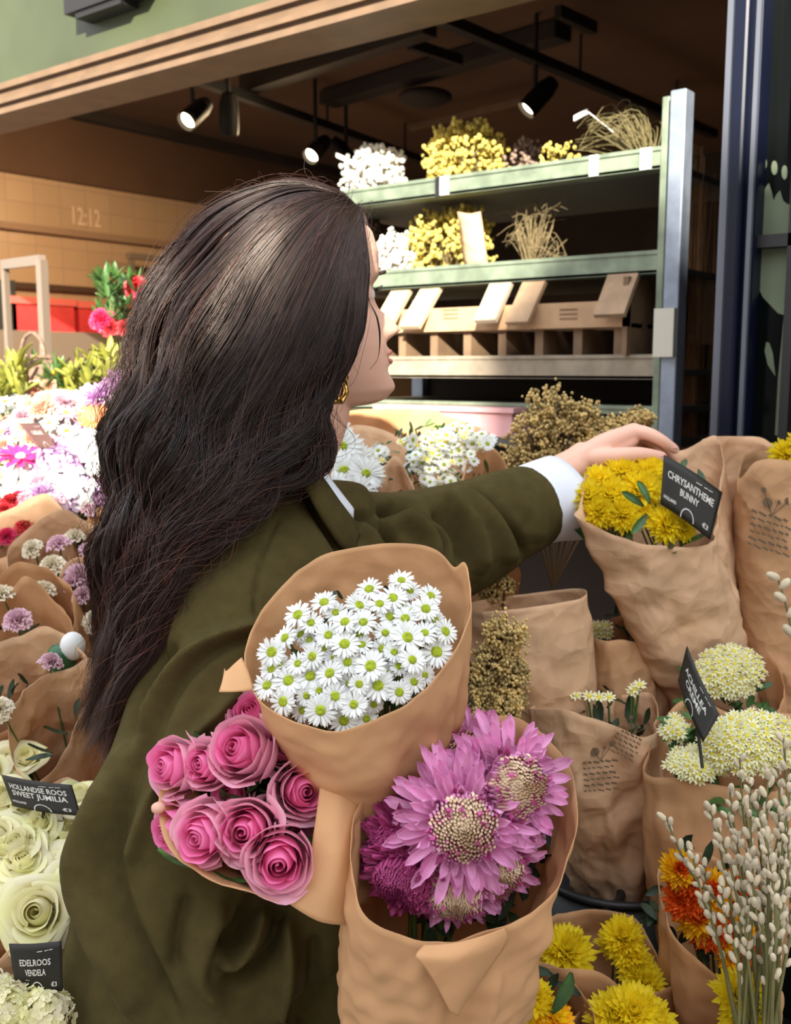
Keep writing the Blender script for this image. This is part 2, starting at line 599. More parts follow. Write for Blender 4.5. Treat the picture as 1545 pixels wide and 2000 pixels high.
def m_hydrangea(R=0.05, m=LIMEP, seed=0, n=70):
    g = np.random.default_rng(seed)
    mb = MB()
    for i in range(n):
        f = (i + .5) / n
        ph = math.acos(1 - f * 1.15)
        a = i * 2.39996
        d = np.array([math.sin(ph) * math.cos(a), math.sin(ph) * math.sin(a), math.cos(ph)])
        sub = MB()
        for k in range(4):
            petal(sub, R * .27, R * .27, k * math.pi / 2, .15 + g.normal() * .2, -.2, cup=.15, ns=4, nw=3, tip=.45)
        M = np.eye(4); M[:3, :3] = frame(nrm(d + g.normal(size=3) * .25), g.uniform(0, 3)); M[:3, 3] = d * R * g.uniform(.85, 1.03)
        mb.merge(sub, M)
    return [('petals', mb.mesh('hydrangea_florets', m))]


def m_leaf(L=0.05, Wd=0.02, m=LEAF):
    mb = MB()
    petal(mb, L, Wd, 0, .5, -.6, cup=.25, ns=7, nw=5, tip=.25, base=.1)
    return mb.mesh('leaf_blade', m)


LEAFM = m_leaf()
DAISY = [m_daisy(0.0145, 17, seed=i, dr=0.30 + .03 * (i % 2)) for i in range(4)]
SMALLD = [m_daisy(0.0085, 9, ACHP, YELC, 1, seed=20 + i, lo=True, dr=.36) for i in range(2)]
WMUM = [m_daisy(0.032, 20, WHITEP, LIMEC, 4, seed=30 + i, dr=.22) for i in range(2)]
PINKD = [m_daisy(0.022, 16, PALEP, YELC, 3, seed=33, dr=.25), m_daisy(0.020, 16, MAUVE, YELC, 3, seed=34, dr=.25)]
WHITED = [m_daisy(0.020, 16, WHITEP, YELC, 3, seed=35, dr=.25), m_daisy(0.016, 14, WHITEP, LIMEC, 2, seed=36, dr=.28)]
YPOM = [m_pompon(0.028, 120, YELP, seed=1), m_pompon(0.026, 110, YELP, seed=2)]
APOM = [m_pompon(0.026, 110, YELD, seed=3, cm=YELP)]
OPOM = [m_pompon(0.024, 100, ORAP, seed=4), m_pompon(0.024, 100, YELD, seed=5, cm=ORAP)]
WPOM = [m_pompon(0.024, 90, WHITEP, seed=6, cm=LIMEC)]
MPOM = [m_pompon(0.028, 110, MAUVE, seed=16)]
CARN = {'hot': m_carnation(m=HOTP, seed=1), 'pale': m_carnation(m=PALEP, seed=2), 'peach': m_carnation(m=PEACH, seed=3),
        'white': m_carnation(m=mat('petal_ivory', (.92, .84, .66), rough=.55, transl=.25), seed=4), 'red': m_carnation(m=REDP, seed=5)}
HYD = {'white': m_hydrangea(m=WHITEP, seed=2, R=.045), 'lime': m_hydrangea(m=LIMEP, seed=1), 'mauve': m_hydrangea(m=MAUVE, seed=3, R=.04, n=55)}
ROSE = [m_rose(i, open_=.42 + .14 * (i % 3), h=.046, n=12) for i in range(5)]
LROSE = [m_rose(11 + i, LIMEP, LIMEP, 1.3, R=.027, h=.042) for i in range(2)]
MINIBUD = [('petals', (lambda b: (sphere(b, (0, 0, .004), .0045, 8, 6, sc=(1, 1, 1.3)), b.mesh('bud', WHITEP))[1])(MB())),
           ('sepals', (lambda b: (sphere(b, (0, 0, .0005), .0045, 8, 6), b.mesh('sepals', STEM))[1])(MB()))]


# ------------------------------------------------------------------ wraps
def wrap_grid(rim, tail, tr, nth=150, nt=60, bulge=0.1, amp=0.006, seed=0, pw=1.0, waist=0.0, fine=0.0022, tamp=1.0):
    rim = cat(np.asarray(rim, float), nth, True)
    c = rim.mean(0); tail = np.asarray(tail, float)
    ax = nrm(tail - c)
    rad = rim - c
    rad = rad - np.outer(rad @ ax, ax)
    u = rad / (np.linalg.norm(rad, axis=1)[:, None] + 1e-9)
    ring = tail + u * tr
    L = np.linalg.norm(tail - c)
    s1 = Sines(seed * 3 + 1, 9, 1.0); s2 = Tri(seed * 3 + 2, 7, 1.0); s3 = Tri(seed * 3 + 5, 5, 1.0)
    G = np.zeros((nt, nth, 3))
    for k, t in enumerate(np.linspace(0, 1, nt)):
        s = t ** pw
        base = rim * (1 - s) + ring * s
        b = bulge * math.sin(math.pi * min(1, s * 1.0)) * np.linalg.norm(rad, axis=1)[:, None]
        b = b - waist * math.sin(math.pi * s) ** 2 * np.linalg.norm(rad, axis=1)[:, None]
        th = np.arctan2(u @ nrm(u[nth // 4]), u @ u[0])
        q = np.stack([np.cos(th) * 5, np.sin(th) * 5, np.full(nth, t * 2.2)], -1)
        q2 = base * 15 + seed; q3 = base * 38 + seed
        d = amp * (s1.ridge(q) - .5) * (0.25 + .75 * min(1, t * 3)) * tamp
        d += fine * (2.2 * s2(q2) + .8 * s3(q3)) * min(1, .45 + t * 5)
        G[k] = base + u * (b + d[:, None])
    return G


def add_paper(root, G, m, name='paper_wrap', thick=0.0006):
    mb = MB()
    nt, nth = G.shape[:2]
    mb.add(G.reshape(-1, 3), gridf(nt, nth, False, True))
    o = part(name, mb, m, root)
    md = o.modifiers.new('thick', 'SOLIDIFY'); md.thickness = thick; md.offset = 0
    return o


def foliage_bed(root, c, n, R, m=DARKLEAF, cnt=60, seed=0, L=0.03, name='foliage'):
    g = np.random.default_rng(seed)
    mb = MB()
    F = frame(n)
    for i in range(cnt):
        f = math.sqrt(g.uniform()); a = g.uniform(0, 6.28)
        sub = MB()
        petal(sub, L * g.uniform(.6, 1.2), L * .35, 0, g.uniform(.2, 1.2), g.normal() * .5, cup=.2, ns=5, nw=3, tip=.3, base=.15)
        M = np.eye(4); M[:3, :3] = F @ np.array(Matrix.Rotation(g.uniform(0, 6.28), 3, 'Z'))
        M[:3, 3] = np.asarray(c) + F @ np.array([math.cos(a) * f * R, math.sin(a) * f * R, -.012 * g.uniform() * (1)])
        mb.merge(sub, M)
    # stalks converging below
    return part(name, mb, m, root)


def stems(root, tops, foot, r=0.0018, m=STEM, name='stems', limit=60):
    mb = MB()
    for i, t in enumerate(tops[:limit]):
        t = np.asarray(t); f = np.asarray(foot) + np.array([math.cos(i * 2.4), math.sin(i * 2.4), 0]) * .008
        mid = (t + f) / 2 + (t - f) * .1
        tube(mb, cat([t, mid, f], 6), r, 5, caps=False)
    return part(name, mb, m, root)

# ------------------------------------------------------------------ the shopfront and the room
YF = 1.88           # plane of the shopfront
XL, XR, YB, ZC = -4.6, 3.4, 6.2, 2.78
M_CEIL = mat('ceiling_brown', (0.11, 0.055, 0.028), rough=0.9, var=0.15, vscale=2)
M_DARK = mat('wall_dark', (0.035, 0.022, 0.015), rough=0.9, var=0.2, vscale=3)
M_FLOOR = mat('floor_concrete', (0.16, 0.14, 0.12), rough=0.8, var=0.2, vscale=6)
M_PAVE = mat('pavement_grey', (0.28, 0.27, 0.25), rough=0.85, var=0.15, vscale=5, bump=.3, bscale=60)
M_GREENP = mat('fascia_green', (0.050, 0.062, 0.027), rough=0.45, var=0.18, vscale=2.5)
M_TAN = mat('moulding_tan', (0.16, 0.098, 0.055), rough=0.6, var=0.12, vscale=14)
M_NAVY = mat('post_navy', (0.004, 0.006, 0.018), rough=0.35, spec=0.22, coat=0.0)
M_ALU = mat('aluminium', (0.25, 0.29, 0.36), rough=0.42, metal=0.3, var=0.12, vscale=30)
M_RAIL = mat('rail_grey_green', (0.19, 0.235, 0.165), rough=0.4, metal=0.15, var=0.22, vscale=22)
M_BLACK = mat('black_metal', (0.012, 0.011, 0.011), rough=0.5)
M_GLASS = mat('shop_glass', (0.004, 0.005, 0.005), rough=0.12, spec=0.05)
M_DECAL = mat('window_decal', (0.18, 0.22, 0.14), rough=0.7, var=0.12, vscale=8)
M_TILE = None


def tile_mat():
    m = bpy.data.materials.new('wall_tiles'); m.use_nodes = True
    nt = m.node_tree; b = nt.nodes['Principled BSDF']
    tcn = nt.nodes.new('ShaderNodeTexCoord')
    mp = nt.nodes.new('ShaderNodeMapping'); mp.inputs['Rotation'].default_value = (math.pi / 2, 0, math.pi / 2)
    br = nt.nodes.new('ShaderNodeTexBrick')
    sx = nt.nodes.new('ShaderNodeSeparateXYZ'); cx = nt.nodes.new('ShaderNodeCombineXYZ')
    nt.links.new(tcn.outputs['Object'], sx.inputs[0])
    nt.links.new(sx.outputs['Y'], cx.inputs['X']); nt.links.new(sx.outputs['Z'], cx.inputs['Y'])
    nt.links.new(cx.outputs[0], br.inputs['Vector'])
    br.offset = 0.0
    br.inputs['Scale'].default_value = 1
    br.inputs['Brick Width'].default_value = 0.15
    br.inputs['Row Height'].default_value = 0.10
    br.inputs['Mortar Size'].default_value = 0.003
    br.inputs['Color1'].default_value = (0.50, 0.33, 0.20, 1)
    br.inputs['Color2'].default_value = (0.54, 0.36, 0.22, 1)
    br.inputs['Mortar'].default_value = (0.42, 0.29, 0.19, 1)
    nt.links.new(br.outputs[0], b.inputs['Base Color'])
    b.inputs['Roughness'].default_value = 0.35
    return m


mb = MB(); box(mb, (XL - 2, -11, -0.12), (XR + 4, YF, 0)); struct('floor_pavement', mb, M_PAVE)
mb = MB(); box(mb, (XL, YF, -0.12), (XR, YB, 0)); struct('floor', mb, M_FLOOR)
mb = MB(); box(mb, (XL, YF + .1, ZC), (XR, YB, ZC + .1)); struct('ceiling', mb, M_CEIL)
mb = MB(); box(mb, (XL, YB, 0), (XR, YB + .1, ZC + .1)); struct('wall_back', mb, M_DARK)
mb = MB(); box(mb, (XR, YF + .1, 0), (XR + .1, YB + .1, ZC + .1)); struct('wall_right', mb, M_DARK)
# left wall: tiles below, dark band above
zt = on(100, 352, 0, XL)[2]
mb = MB(); box(mb, (XL - .1, YF + .02, 0), (XL, YB, zt)); struct('wall_left', mb, tile_mat())
mb = MB(); box(mb, (XL - .1, YF + .02, zt), (XL + .04, YB, ZC + .1)); struct('wall_left_soffit', mb, M_CEIL)
mb = MB(); box(mb, (XL + .04, YF + .2, ZC - .05), (XL + .10, YB, ZC)); struct('trim_1', mb, M_DARK)
# ledge line on the tiles
zl = on(100, 447, 0, XL)[2]
mb = MB(); box(mb, (XL, YF + .2, zl - .03), (XL + .05, 4.6, zl)); struct('trim_2', mb, mat('ledge_brown', (0.33, 0.20, 0.12)))

# fascia above the opening
z0 = on(400, 132, 1, YF)[2]
z1 = on(400, 72, 1, YF)[2]
mb = MB(); box(mb, (XL - 1.5, YF - .02, z1 - .005), (XR + 1.5, YF + .06, 3.9)); struct('wall_front_fascia', mb, M_GREENP)
mb = MB()
box(mb, (XL - 1.5, YF - .045, z0 + .012), (XR + 1.5, YF + .10, z1 + .0))
box(mb, (XL - 1.5, YF - .060, z1 - .006), (XR + 1.5, YF - .0, z1 + .012))
box(mb, (XL - 1.5, YF - .060, z0 + .028), (XR + 1.5, YF - .0, z0 + .040))
box(mb, (XL - 1.5, YF - .055, z0), (XR + 1.5, YF + .10, z0 + .014))
struct('trim_3', mb, M_TAN)
mb = MB(); box(mb, (XL - 1.5, YF, 0), (XL, YF + .12, 3.9)); struct('wall_front_left', mb, M_GREENP)
# dark bracket on the fascia, top left
mb = MB()
a = on(215, -12, 1, YF - .05)
obox(mb, a, (0.16, 0, 0), (0, .035, 0), (0, 0, .03))
obox(mb, a + np.array([-.02, 0, -.035]), (0.10, 0, 0), (0, .028, 0), (0, 0, .012))
tube(mb, [a + np.array([.12, -.02, 0.0]), a + np.array([.2, -.02, .04]), a + np.array([.32, -.02, .06])], .012, 6)
single('awning_bracket', 'dark metal bracket fixed high on the green fascia', 'bracket', mb, M_BLACK, smooth=False)

# navy post and window on the right
pn = on(1408, 500, 1, YF - .04)
pr = on(1462, 500, 1, YF - .04)
mb = MB()
xw0 = pn[0] - .008; xw1 = pr[0]
box(mb, (xw0, YF - .02, 0), (xw1, YF + .10, z0))
box(mb, (xw0 + .012, YF - .04, 0), (xw1 - .018, YF - .02, z0))
post = link('window_post', mb.mesh('window_post', M_NAVY, smooth=False)); post['kind'] = 'structure'
post.name = 'trim_4'
bv = post.modifiers.new('b', 'BEVEL'); bv.width = .006; bv.segments = 2
mb = MB(); box(mb, (xw0 - .004, YF - .026, 0), (xw0 + .009, YF - .012, z0)); box(mb, (xw1 - .010, YF - .028, 0), (xw1 - .002, YF - .012, z0))
struct('trim_5', mb, mat('post_edge', (0.12, 0.13, 0.16), rough=.35, metal=.3))
win = thing('window_1', 'dark shop window with a pale green tulip decal right of the navy post', 'window', ((xw1 + XR) / 2, YF, .0))
win['kind'] = 'structure'
mb = MB(); box(mb, (xw1, YF + .03, .25), (XR, YF + .045, z0)); part('pane', mb, M_GLASS, win, smooth=False)
mb = MB()
c0 = on(1535, 470, 1, YF)
xb = on(1543, 470, 1, YF)[0]
box(mb, (xb - .004, YF + .0, .25), (xb + .012, YF + .03, z0))
zb = on(1500, 468, 1, YF)[2]
box(mb, (xw1, YF + .0, zb - .013), (XR, YF + .03, zb + .009))
box(mb, (xw1, YF - .0, 0), (XR, YF + .08, .25))
part('glazing_bars', mb, M_BLACK, win, smooth=False)
# decal: a tulip with a scalloped crown, dots above and a stem with leaves


def poly_plate(pts, y, t=0.0015):
    b = MB(); n = len(pts)
    lo = np.array([on(px, py, 1, y) for px, py in pts]); hi = lo - np.array([0, t, 0])
    from mathutils.geometry import tessellate_polygon
    T = np.array(tessellate_polygon([[Vector(q) for q in lo]]))
    b.add(np.vstack([lo, hi]), [])
    i = np.arange(n); j = (i + 1) % n
    b.f.append((T, 0)); b.f.append((T[:, ::-1] + n, 0))
    b.f.append((np.stack([i, i + n, j + n, j], 1), 0))
    return b


yd = YF + .029
tul = [(1456, 362), (1463, 380), (1470, 360), (1478, 348), (1485, 364), (1489, 382), (1496, 366), (1502, 358), (1508, 376), (1511, 392), (1517, 380), (1524, 372), (1530, 392), (1540, 400),
       (1560, 388), (1575, 372), (1590, 390), (1604, 372), (1616, 392), (1630, 372), (1632, 440), (1628, 500), (1612, 560), (1588, 604), (1555, 622), (1520, 612), (1490, 580), (1468, 530), (1457, 470)]
part('tulip_decal', poly_plate(tul, yd), M_DECAL, win, smooth=False)
for cx, cy, w, h in ((1492, 319, 6, 15), (1513, 328, 6, 14), (1533, 337, 6, 14), (1556, 330, 6, 14), (1580, 322, 6, 14)):
    a = np.linspace(0, 2 * np.pi, 14, endpoint=False)
    part('decal_dot', poly_plate([(cx + w * math.cos(q), cy + h * math.sin(q)) for q in a], yd), M_DECAL, win, smooth=False)
part('decal_stem', poly_plate([(1531, 622), (1538, 622), (1528, 700), (1522, 850), (1514, 850), (1520, 740)], yd), M_DECAL, win, smooth=False)
part('decal_leaf', poly_plate([(1497, 668), (1503, 670), (1510, 690), (1515, 735), (1500, 712), (1494, 686)], yd), M_DECAL, win, smooth=False)
part('decal_leaf', poly_plate([(1560, 650), (1552, 650), (1536, 690), (1528, 735), (1548, 712), (1560, 680)], yd), M_DECAL, win, smooth=False)

# unseen wall added across the street, its top edge stepped to shape the shade
_S = nrm(np.cross([0, 0, 1.0], SUN_TO)); _T = np.cross(SUN_TO, _S)
DB = 9.0
_hd = nrm([SUN_TO[0], SUN_TO[1], 0])


def shade_edge_pt(p, ds=0.0, dt=0.0):
    """where the sunbeam reaching p passes the added shade wall"""
    s_, t_ = _S @ p + ds, _T @ p + dt
    z = (t_ - DB * (_T @ _hd)) / _T[2]
    return _S * s_ + _hd * DB + np.array([0, 0, z])


shade_edge = [shade_edge_pt(P(0, 1060, 1.9), -9, .3), shade_edge_pt(P(0, 1060, 1.9)), shade_edge_pt(P(220, 1000, 1.9)),
        shade_edge_pt(P(322, 690, 1.0), -.02), shade_edge_pt(P(512, 600, .98)), shade_edge_pt(P(694, 520, 1.02)), shade_edge_pt(P(694, 520, 1.02), .05),
        shade_edge_pt(on(940, 640, 1, 2.05), -.0), shade_edge_pt(on(1000, 590, 1, 2.05)), shade_edge_pt(on(1060, 500, 1, 2.1)), shade_edge_pt(on(1285, 388, 1, 2.1)), shade_edge_pt(on(1338, 384, 1, 2.07)),
        shade_edge_pt(on(1390, 347, 1, YF)), shade_edge_pt(on(1470, 300, 1, YF)), shade_edge_pt(on(1400, 345, 1, YF), 9, 0)]
shade_edge = np.array(shade_edge)
lo = shade_edge.copy(); lo[:, 2] = 0
mb = MB(); n = len(shade_edge)
th_ = _hd * 0.6
mb.add(np.vstack([shade_edge, lo, shade_edge + th_, lo + th_]), [])
i = np.arange(n - 1)
mb.f.append((np.stack([i, i + 1, i + 1 + n, i + n], 1), 0))
mb.f.append((np.stack([i + 2 * n, i + 3 * n, i + 1 + 3 * n, i + 1 + 2 * n], 1), 0))
mb.f.append((np.stack([i, i + 2 * n, i + 1 + 2 * n, i + 1], 1), 0))
mb.f.append((np.array([[0, n, 3 * n, 2 * n], [n - 1, 3 * n - 1, 4 * n - 1, 2 * n - 1]]), 0))
struct('wall_shade', mb, mat('shade_brick', (0.45, 0.36, 0.28), rough=.9, var=.15, vscale=2))

# ------------------------------------------------------------------ ceiling: tracks, spots, ducts
def track(p0, p1, label):
    d = nrm(p1 - p0)
    mb = MB(); L = np.linalg.norm(p1 - p0)
    mid = (p0 + p1) / 2
    obox(mb, mid, d * L / 2, nrm(np.cross(d, [0, 0, 1])) * .020, np.array([0, 0, .018]))
    r = thing('lighting_track', label, 'lighting track', mid)
    part('rail', mb, M_BLACK, r, smooth=False)
    n = int(L / .9) + 1
    for i in range(n):
        q = p0 + d * (L * (i + .5) / n)
        h = MB(); tube(h, [q + [0, 0, .015], [q[0], q[1], ZC + .01]], .006, 6)
        part('hanger', h, M_BLACK, r)
    return r


ZT = 2.62
def onz(px, py, z): return on(px, py, 2, z)
a, b = onz(320, 132, ZT), onz(850, 322, ZT)
t1 = (a, b + (b - a) * .35)
track(*t1, 'black ceiling lighting track with spotlights above the woman, left one')
a, b = onz(800, 10, ZT), onz(1395, 262, ZT)
track(a - (b - a) * .1, b, 'black ceiling lighting track right of the other, towards the navy post')
M_LAMP = mat('lamp_face', (1, .9, .7), emit=(1.0, 0.80, 0.50), estr=14)
M_CAN = mat('spot_can', (0.006, 0.005, 0.005), rough=.6, spec=.2)
SPOT_N = 0


def spotlight(px, py, z, lit, label, aim, drop=.10, top=None, energy=12, size=.032):
    """can on a short arm; aim = direction the lamp faces"""
    p = onz(px, py, z)
    r = thing('spotlight', label, 'spotlight', p)
    aim = nrm(aim)
    mb = MB()
    back = p - aim * .15
    tube(mb, [p, p - aim * .02, p - aim * .11, back], [size * 1.15, size * 1.2, size * 1.15, size * .8], 18, caps=False)
    b = MB(); tube(b, [back + aim * .001, back - aim * .004], [size * .8, size * .1], 18)
    part('housing', mb.merge(b), M_CAN, r)
    m2 = MB(); tube(m2, [p - aim * .05 + [0, 0, .03], [p[0] - aim[0] * .05, p[1] - aim[1] * .05, ZC + .005]], .009, 8)
    part('bracket', m2, M_BLACK, r)
    m3 = MB()
    sphere(m3, p - aim * .020, size, 16, 9, sc=(1, 1, .35), rot=frame(aim))
    part('lamp', m3, M_LAMP if lit else M_BLACK, r)
    if lit:
        l = bpy.data.lights.new('spot', 'SPOT'); l.energy = energy; l.color = (1.0, 0.72, 0.42); l.spot_size = 2.7; l.spot_blend = .8
        l.shadow_soft_size = .04
        lo_ = bpy.data.objects.new('spot_light', l); COL.objects.link(lo_)
        lo_.parent = r
        lo_.location = Vector(aim * .03)
        lo_.rotation_euler = Vector(-aim).to_track_quat('Z', 'Y').to_euler()
    return r


AL = np.array([.05, -.75, -.6])
spotlight(363, 238, 2.44, True, 'lit black spotlight on the left track, nearest the green fascia', AL, energy=40)
spotlight(447, 262, 2.40, False, 'unlit black spotlight hanging between the two lit ones', np.array([-.25, .2, -.9]))
spotlight(606, 306, 2.44, True, 'lit black spotlight above the top of the woman\'s head', AL, energy=40)
spotlight(690, 322, 2.45, False, 'unlit black spotlight just left of the white dried flowers', np.array([.4, .5, -.7]))
spotlight(1027, 216, 2.44, True, 'lit black spotlight on the right track above the rack', np.array([-.45, -.5, -.7]), energy=60)
spotlight(90, 120, 2.44, True, 'lit black spotlight washing the tiled wall', np.array([-.8, .1, -.6]), energy=120)
# ducts and battens of the dark ceiling
def batten(px0, py0, px1, py1, z, w, h, name, label, m=M_DARK):
    a, b = onz(px0, py0, z), onz(px1, py1, z)
    d = nrm(b - a); mb = MB()
    obox(mb, (a + b) / 2, (b - a) / 2, nrm(np.cross(d, [0, 0, 1])) * w, np.array([0, 0, h]))
    return single(name, label, 'ceiling beam', mb, m, smooth=False)


M_CEIL2 = mat('batten_brown', (0.07, 0.035, 0.018), rough=.8)
M_CEIL3 = mat('batten_dark', (0.020, 0.012, 0.008), rough=.8)
batten(480, 160, 840, 40, 2.70, .035, .05, 'ceiling_beam', 'dark ceiling beam beyond the left spotlights', M_CEIL3)
batten(640, 195, 1100, 60, 2.74, .05, .03, 'ceiling_beam', 'dark ceiling beam between the two lighting tracks', M_CEIL3)
batten(800, 250, 1030, 195, 2.70, .012, .012, 'ceiling_pipe', 'thin pale pipe under the ceiling beside the right lit spotlight', M_TAN)
batten(800, 85, 900, 118, 2.70, .012, .02, 'ceiling_pipe', 'short dark pipe stub on the ceiling between the tracks', M_CEIL3)
batten(1090, 22, 1160, 55, 2.70, .014, .02, 'ceiling_pipe', 'short dark pipe stub on the ceiling right of the right track', M_CEIL3)
mb = MB(); c = onz(830, 190, 2.66)
sphere(mb, c, .10, 18, 10, sc=(1.2, 1.2, .35))
single('ceiling_speaker', 'dark round speaker under the ceiling between the tracks', 'speaker', mb, M_CEIL3)

# ------------------------------------------------------------------ left interior: clock digits, red boxes, shelf, trolley
def text_mesh(s, size=1.0, bold=0.0, ext=0.0):
    cu = bpy.data.curves.new('t', 'FONT'); cu.body = s; cu.size = size; cu.align_x = 'CENTER'; cu.align_y = 'CENTER'
    cu.offset = bold; cu.extrude = ext; cu.resolution_u = 2
    o = bpy.data.objects.new('t', cu); COL.objects.link(o)
    bpy.context.view_layer.update()
    me = bpy.data.meshes.new_from_object(o.evaluated_get(bpy.context.evaluated_depsgraph_get()))
    bpy.data.objects.remove(o); bpy.data.curves.remove(cu)
    V = np.zeros(len(me.vertices) * 3); me.vertices.foreach_get('co', V); V = V.reshape(-1, 3)
    F = [tuple(p.vertices) for p in me.polygons]
    bpy.data.meshes.remove(me)
    tri = []
    for f in F:
        for k in range(1, len(f) - 1): tri.append((f[0], f[k], f[k + 1]))
    return V, np.array(tri)


def add_text(mb, s, fn, size, cu, cv, wmax=None, bold=0.0, mi=0, ysc=1.0):
    """fn(u, v) -> world point; text centred on (cu, cv)"""
    V, T = text_mesh(s, size, bold)
    if wmax:
        w = V[:, 0].max() - V[:, 0].min(); V[:, 0] *= wmax / w
    V[:, 1] *= ysc
    mb.add(np.array([fn(cu + v[0], cv + v[1]) for v in V]), T, mi)


M_CHALK = mat('sign_lettering', (0.62, 0.60, 0.53), rough=.7)
M_CARD = mat('sign_black', (0.018, 0.016, 0.012), rough=.5, spec=.35)
M_DIG = mat('digit_glow', (0.80, 0.60, 0.42), rough=.5)
yy0, yy1 = on(140, 425, 0, XL + .012), on(192, 432, 0, XL + .012)
mb = MB(); ctr = on(167, 426, 0, XL + .012)
add_text(mb, '12:12', lambda u, v: ctr + np.array([0, u, v]), .125, 0, 0, wmax=float(np.linalg.norm(yy1 - yy0)) * 1.05, bold=.002)
single('wall_clock_digits', 'pale clock digits on the tiled wall at the left', 'clock', mb, M_DIG, smooth=False)

# wall shelf with red boxes
zs = on(100, 656, 0, XL + .3)[2]
ya, yb_ = on(-40, 640, 0, XL + .3)[1], on(270, 690, 0, XL + .3)[1] + .8
mb = MB(); box(mb, (XL, ya, zs - .10), (XL + .32, yb_, zs)); box(mb, (XL + .3, ya, zs - .13), (XL + .325, yb_, zs + .02))
single('wall_shelf', 'grey-brown shelf on the tiled wall carrying red boxes', 'shelf', mb, mat('shelf_greybrown', (0.12, 0.085, 0.06), rough=.6), smooth=False)
M_RED = mat('box_red', (0.50, 0.03, 0.03), rough=.4, var=.1); M_RED2 = mat('box_lid', (0.60, 0.10, 0.08), rough=.45)
for k, (x0, x1, top, lab) in enumerate(((22, 150, 578, 'wide red storage box on the wall shelf behind the metal frame'), (152, 200, 588, 'narrow red storage box on the wall shelf beside the wide one'), (202, 262, 594, 'red storage box on the wall shelf behind the red flowers'))):
    p0 = on(x0, 640, 0, XL + .28); p1 = on(x1, 640, 0, XL + .28); pt = on(x0, top, 0, XL + .28)
    r = thing('storage_box', lab, 'box', (XL + .16, (p0[1] + p1[1]) / 2, zs), 'red boxes on the wall shelf')
    b = MB(); box(b, (XL + .05, p0[1] + .01, zs), (XL + .28, p1[1] - .01, pt[2] - .032)); part('box_body', b, M_RED, r, smooth=False)
    b = MB(); box(b, (XL + .04, p0[1], pt[2] - .032), (XL + .29, p1[1], pt[2])); part('lid', b, M_RED2, r, smooth=False)
mb = MB(); p0 = on(-30, 560, 0, XL + .22); p1 = on(16, 560, 0, XL + .22); pt = on(0, 548, 0, XL + .22)
box(mb, (XL + .05, p0[1], zs), (XL + .28, p1[1], pt[2]))
single('black_case', 'black case at the left end of the wall shelf', 'case', mb, M_BLACK, smooth=False)
mb = MB(); p0 = on(0, 552, 0, XL + .05); p1 = on(250, 590, 0, XL + .05)
box(mb, (XL, p0[1] - .5, p0[2] - .02), (XL + .04, p1[1] + .3, p0[2] + .01))
single('wall_rail', 'thin dark rail on the tiled wall above the red boxes', 'rail', mb, M_CEIL2, smooth=False)

# trolley frame (goalpost shaped) standing beyond the flowers
M_FRM = mat('frame_steel', (0.26, 0.20, 0.15), rough=.4, metal=.3)
DT = 2.9
r = thing('trolley_frame', 'grey metal hoop frame standing before the red boxes', 'trolley', P(45, 700, DT) * np.array([1, 1, 0]))
fp = [P(9, 517, DT + .25), P(80, 508, DT), ]
for (x, y0, d, w) in ((9, 517, DT + .25, .009), (81, 508, DT, .012)):
    t = P(x, y0, d); b = MB(); obox(b, (t[0], t[1], t[2] / 2), (w, 0, 0), (0, w, 0), (0, 0, t[2] / 2)); part('upright', b, M_FRM, r, smooth=False)
b = MB(); tp = (fp[0] + fp[1]) / 2; dd = nrm(fp[1] - fp[0]); obox(b, tp, (fp[1] - fp[0]) / 2 + dd * .01, nrm(np.cross(dd, [0, 0, 1])) * .010, np.array([0, 0, .014])); part('crossbar', b, M_FRM, r, smooth=False)
b = MB(); obox(b, tp * [1, 1, 0] + [0, 0, .04], (fp[1] - fp[0]) / 2 * [1, 1, 0], np.cross(dd, [0, 0, 1]) * .2, np.array([0, 0, .03])); part('base', b, M_FRM, r, smooth=False)
# small gate-like frame edge right behind the hair
t = on(256, 500, 0, XL + .2); b = MB(); obox(b, (t[0], t[1], t[2] / 2), (.012, 0, 0), (0, .012, 0), (0, 0, t[2] / 2)); obox(b, (t[0], t[1] + .2, t[2]), (.02, 0, 0), (0, .22, 0), (0, 0, .014))
single('display_stand', 'slim metal display stand at the tiled wall, just left of the hair', 'stand', b, M_FRM, smooth=False)

# ------------------------------------------------------------------ rack on the right of the head
YR = 2.10
R = thing('display_rack', 'tall metal display rack with shelves of dried flowers and crates', 'rack', (on(1000, 700, 1, YR)[0], YR + .25, 0))
xr = on(1312, 500, 1, YR)[0]; xl = on(600, 500, 1, YR)[0]
zpt = on(1318, 183, 1, YR)[2]
M_WHITEPOST = M_ALU
def post_at(px, w, y, top, mm, name='post'):
    x = on(px, 500, 1, y)[0]
    b = MB(); box(b, (x - w, y, 0), (x + w, y + .045, top))
    o = part(name, b, mm, R, smooth=False)
    bv = o.modifiers.new('b', 'BEVEL'); bv.width = .003; bv.segments = 2
    return x
post_at(1313, .017, YR - .03, zpt, M_ALU)
post_at(1290, .0085, YR - .005, zpt - .003, M_RAIL, 'post')
for y in (YR, YR + .5):
    b = MB(); box(b, (xl - .02, y, 0), (xl + .02, y + .04, zpt - .25)); part('post', b, M_ALU, R, smooth=False)
b = MB(); box(b, (xr - .02, YR + .5, 0), (xr + .02, YR + .54, zpt)); part('post', b, M_ALU, R, smooth=False)


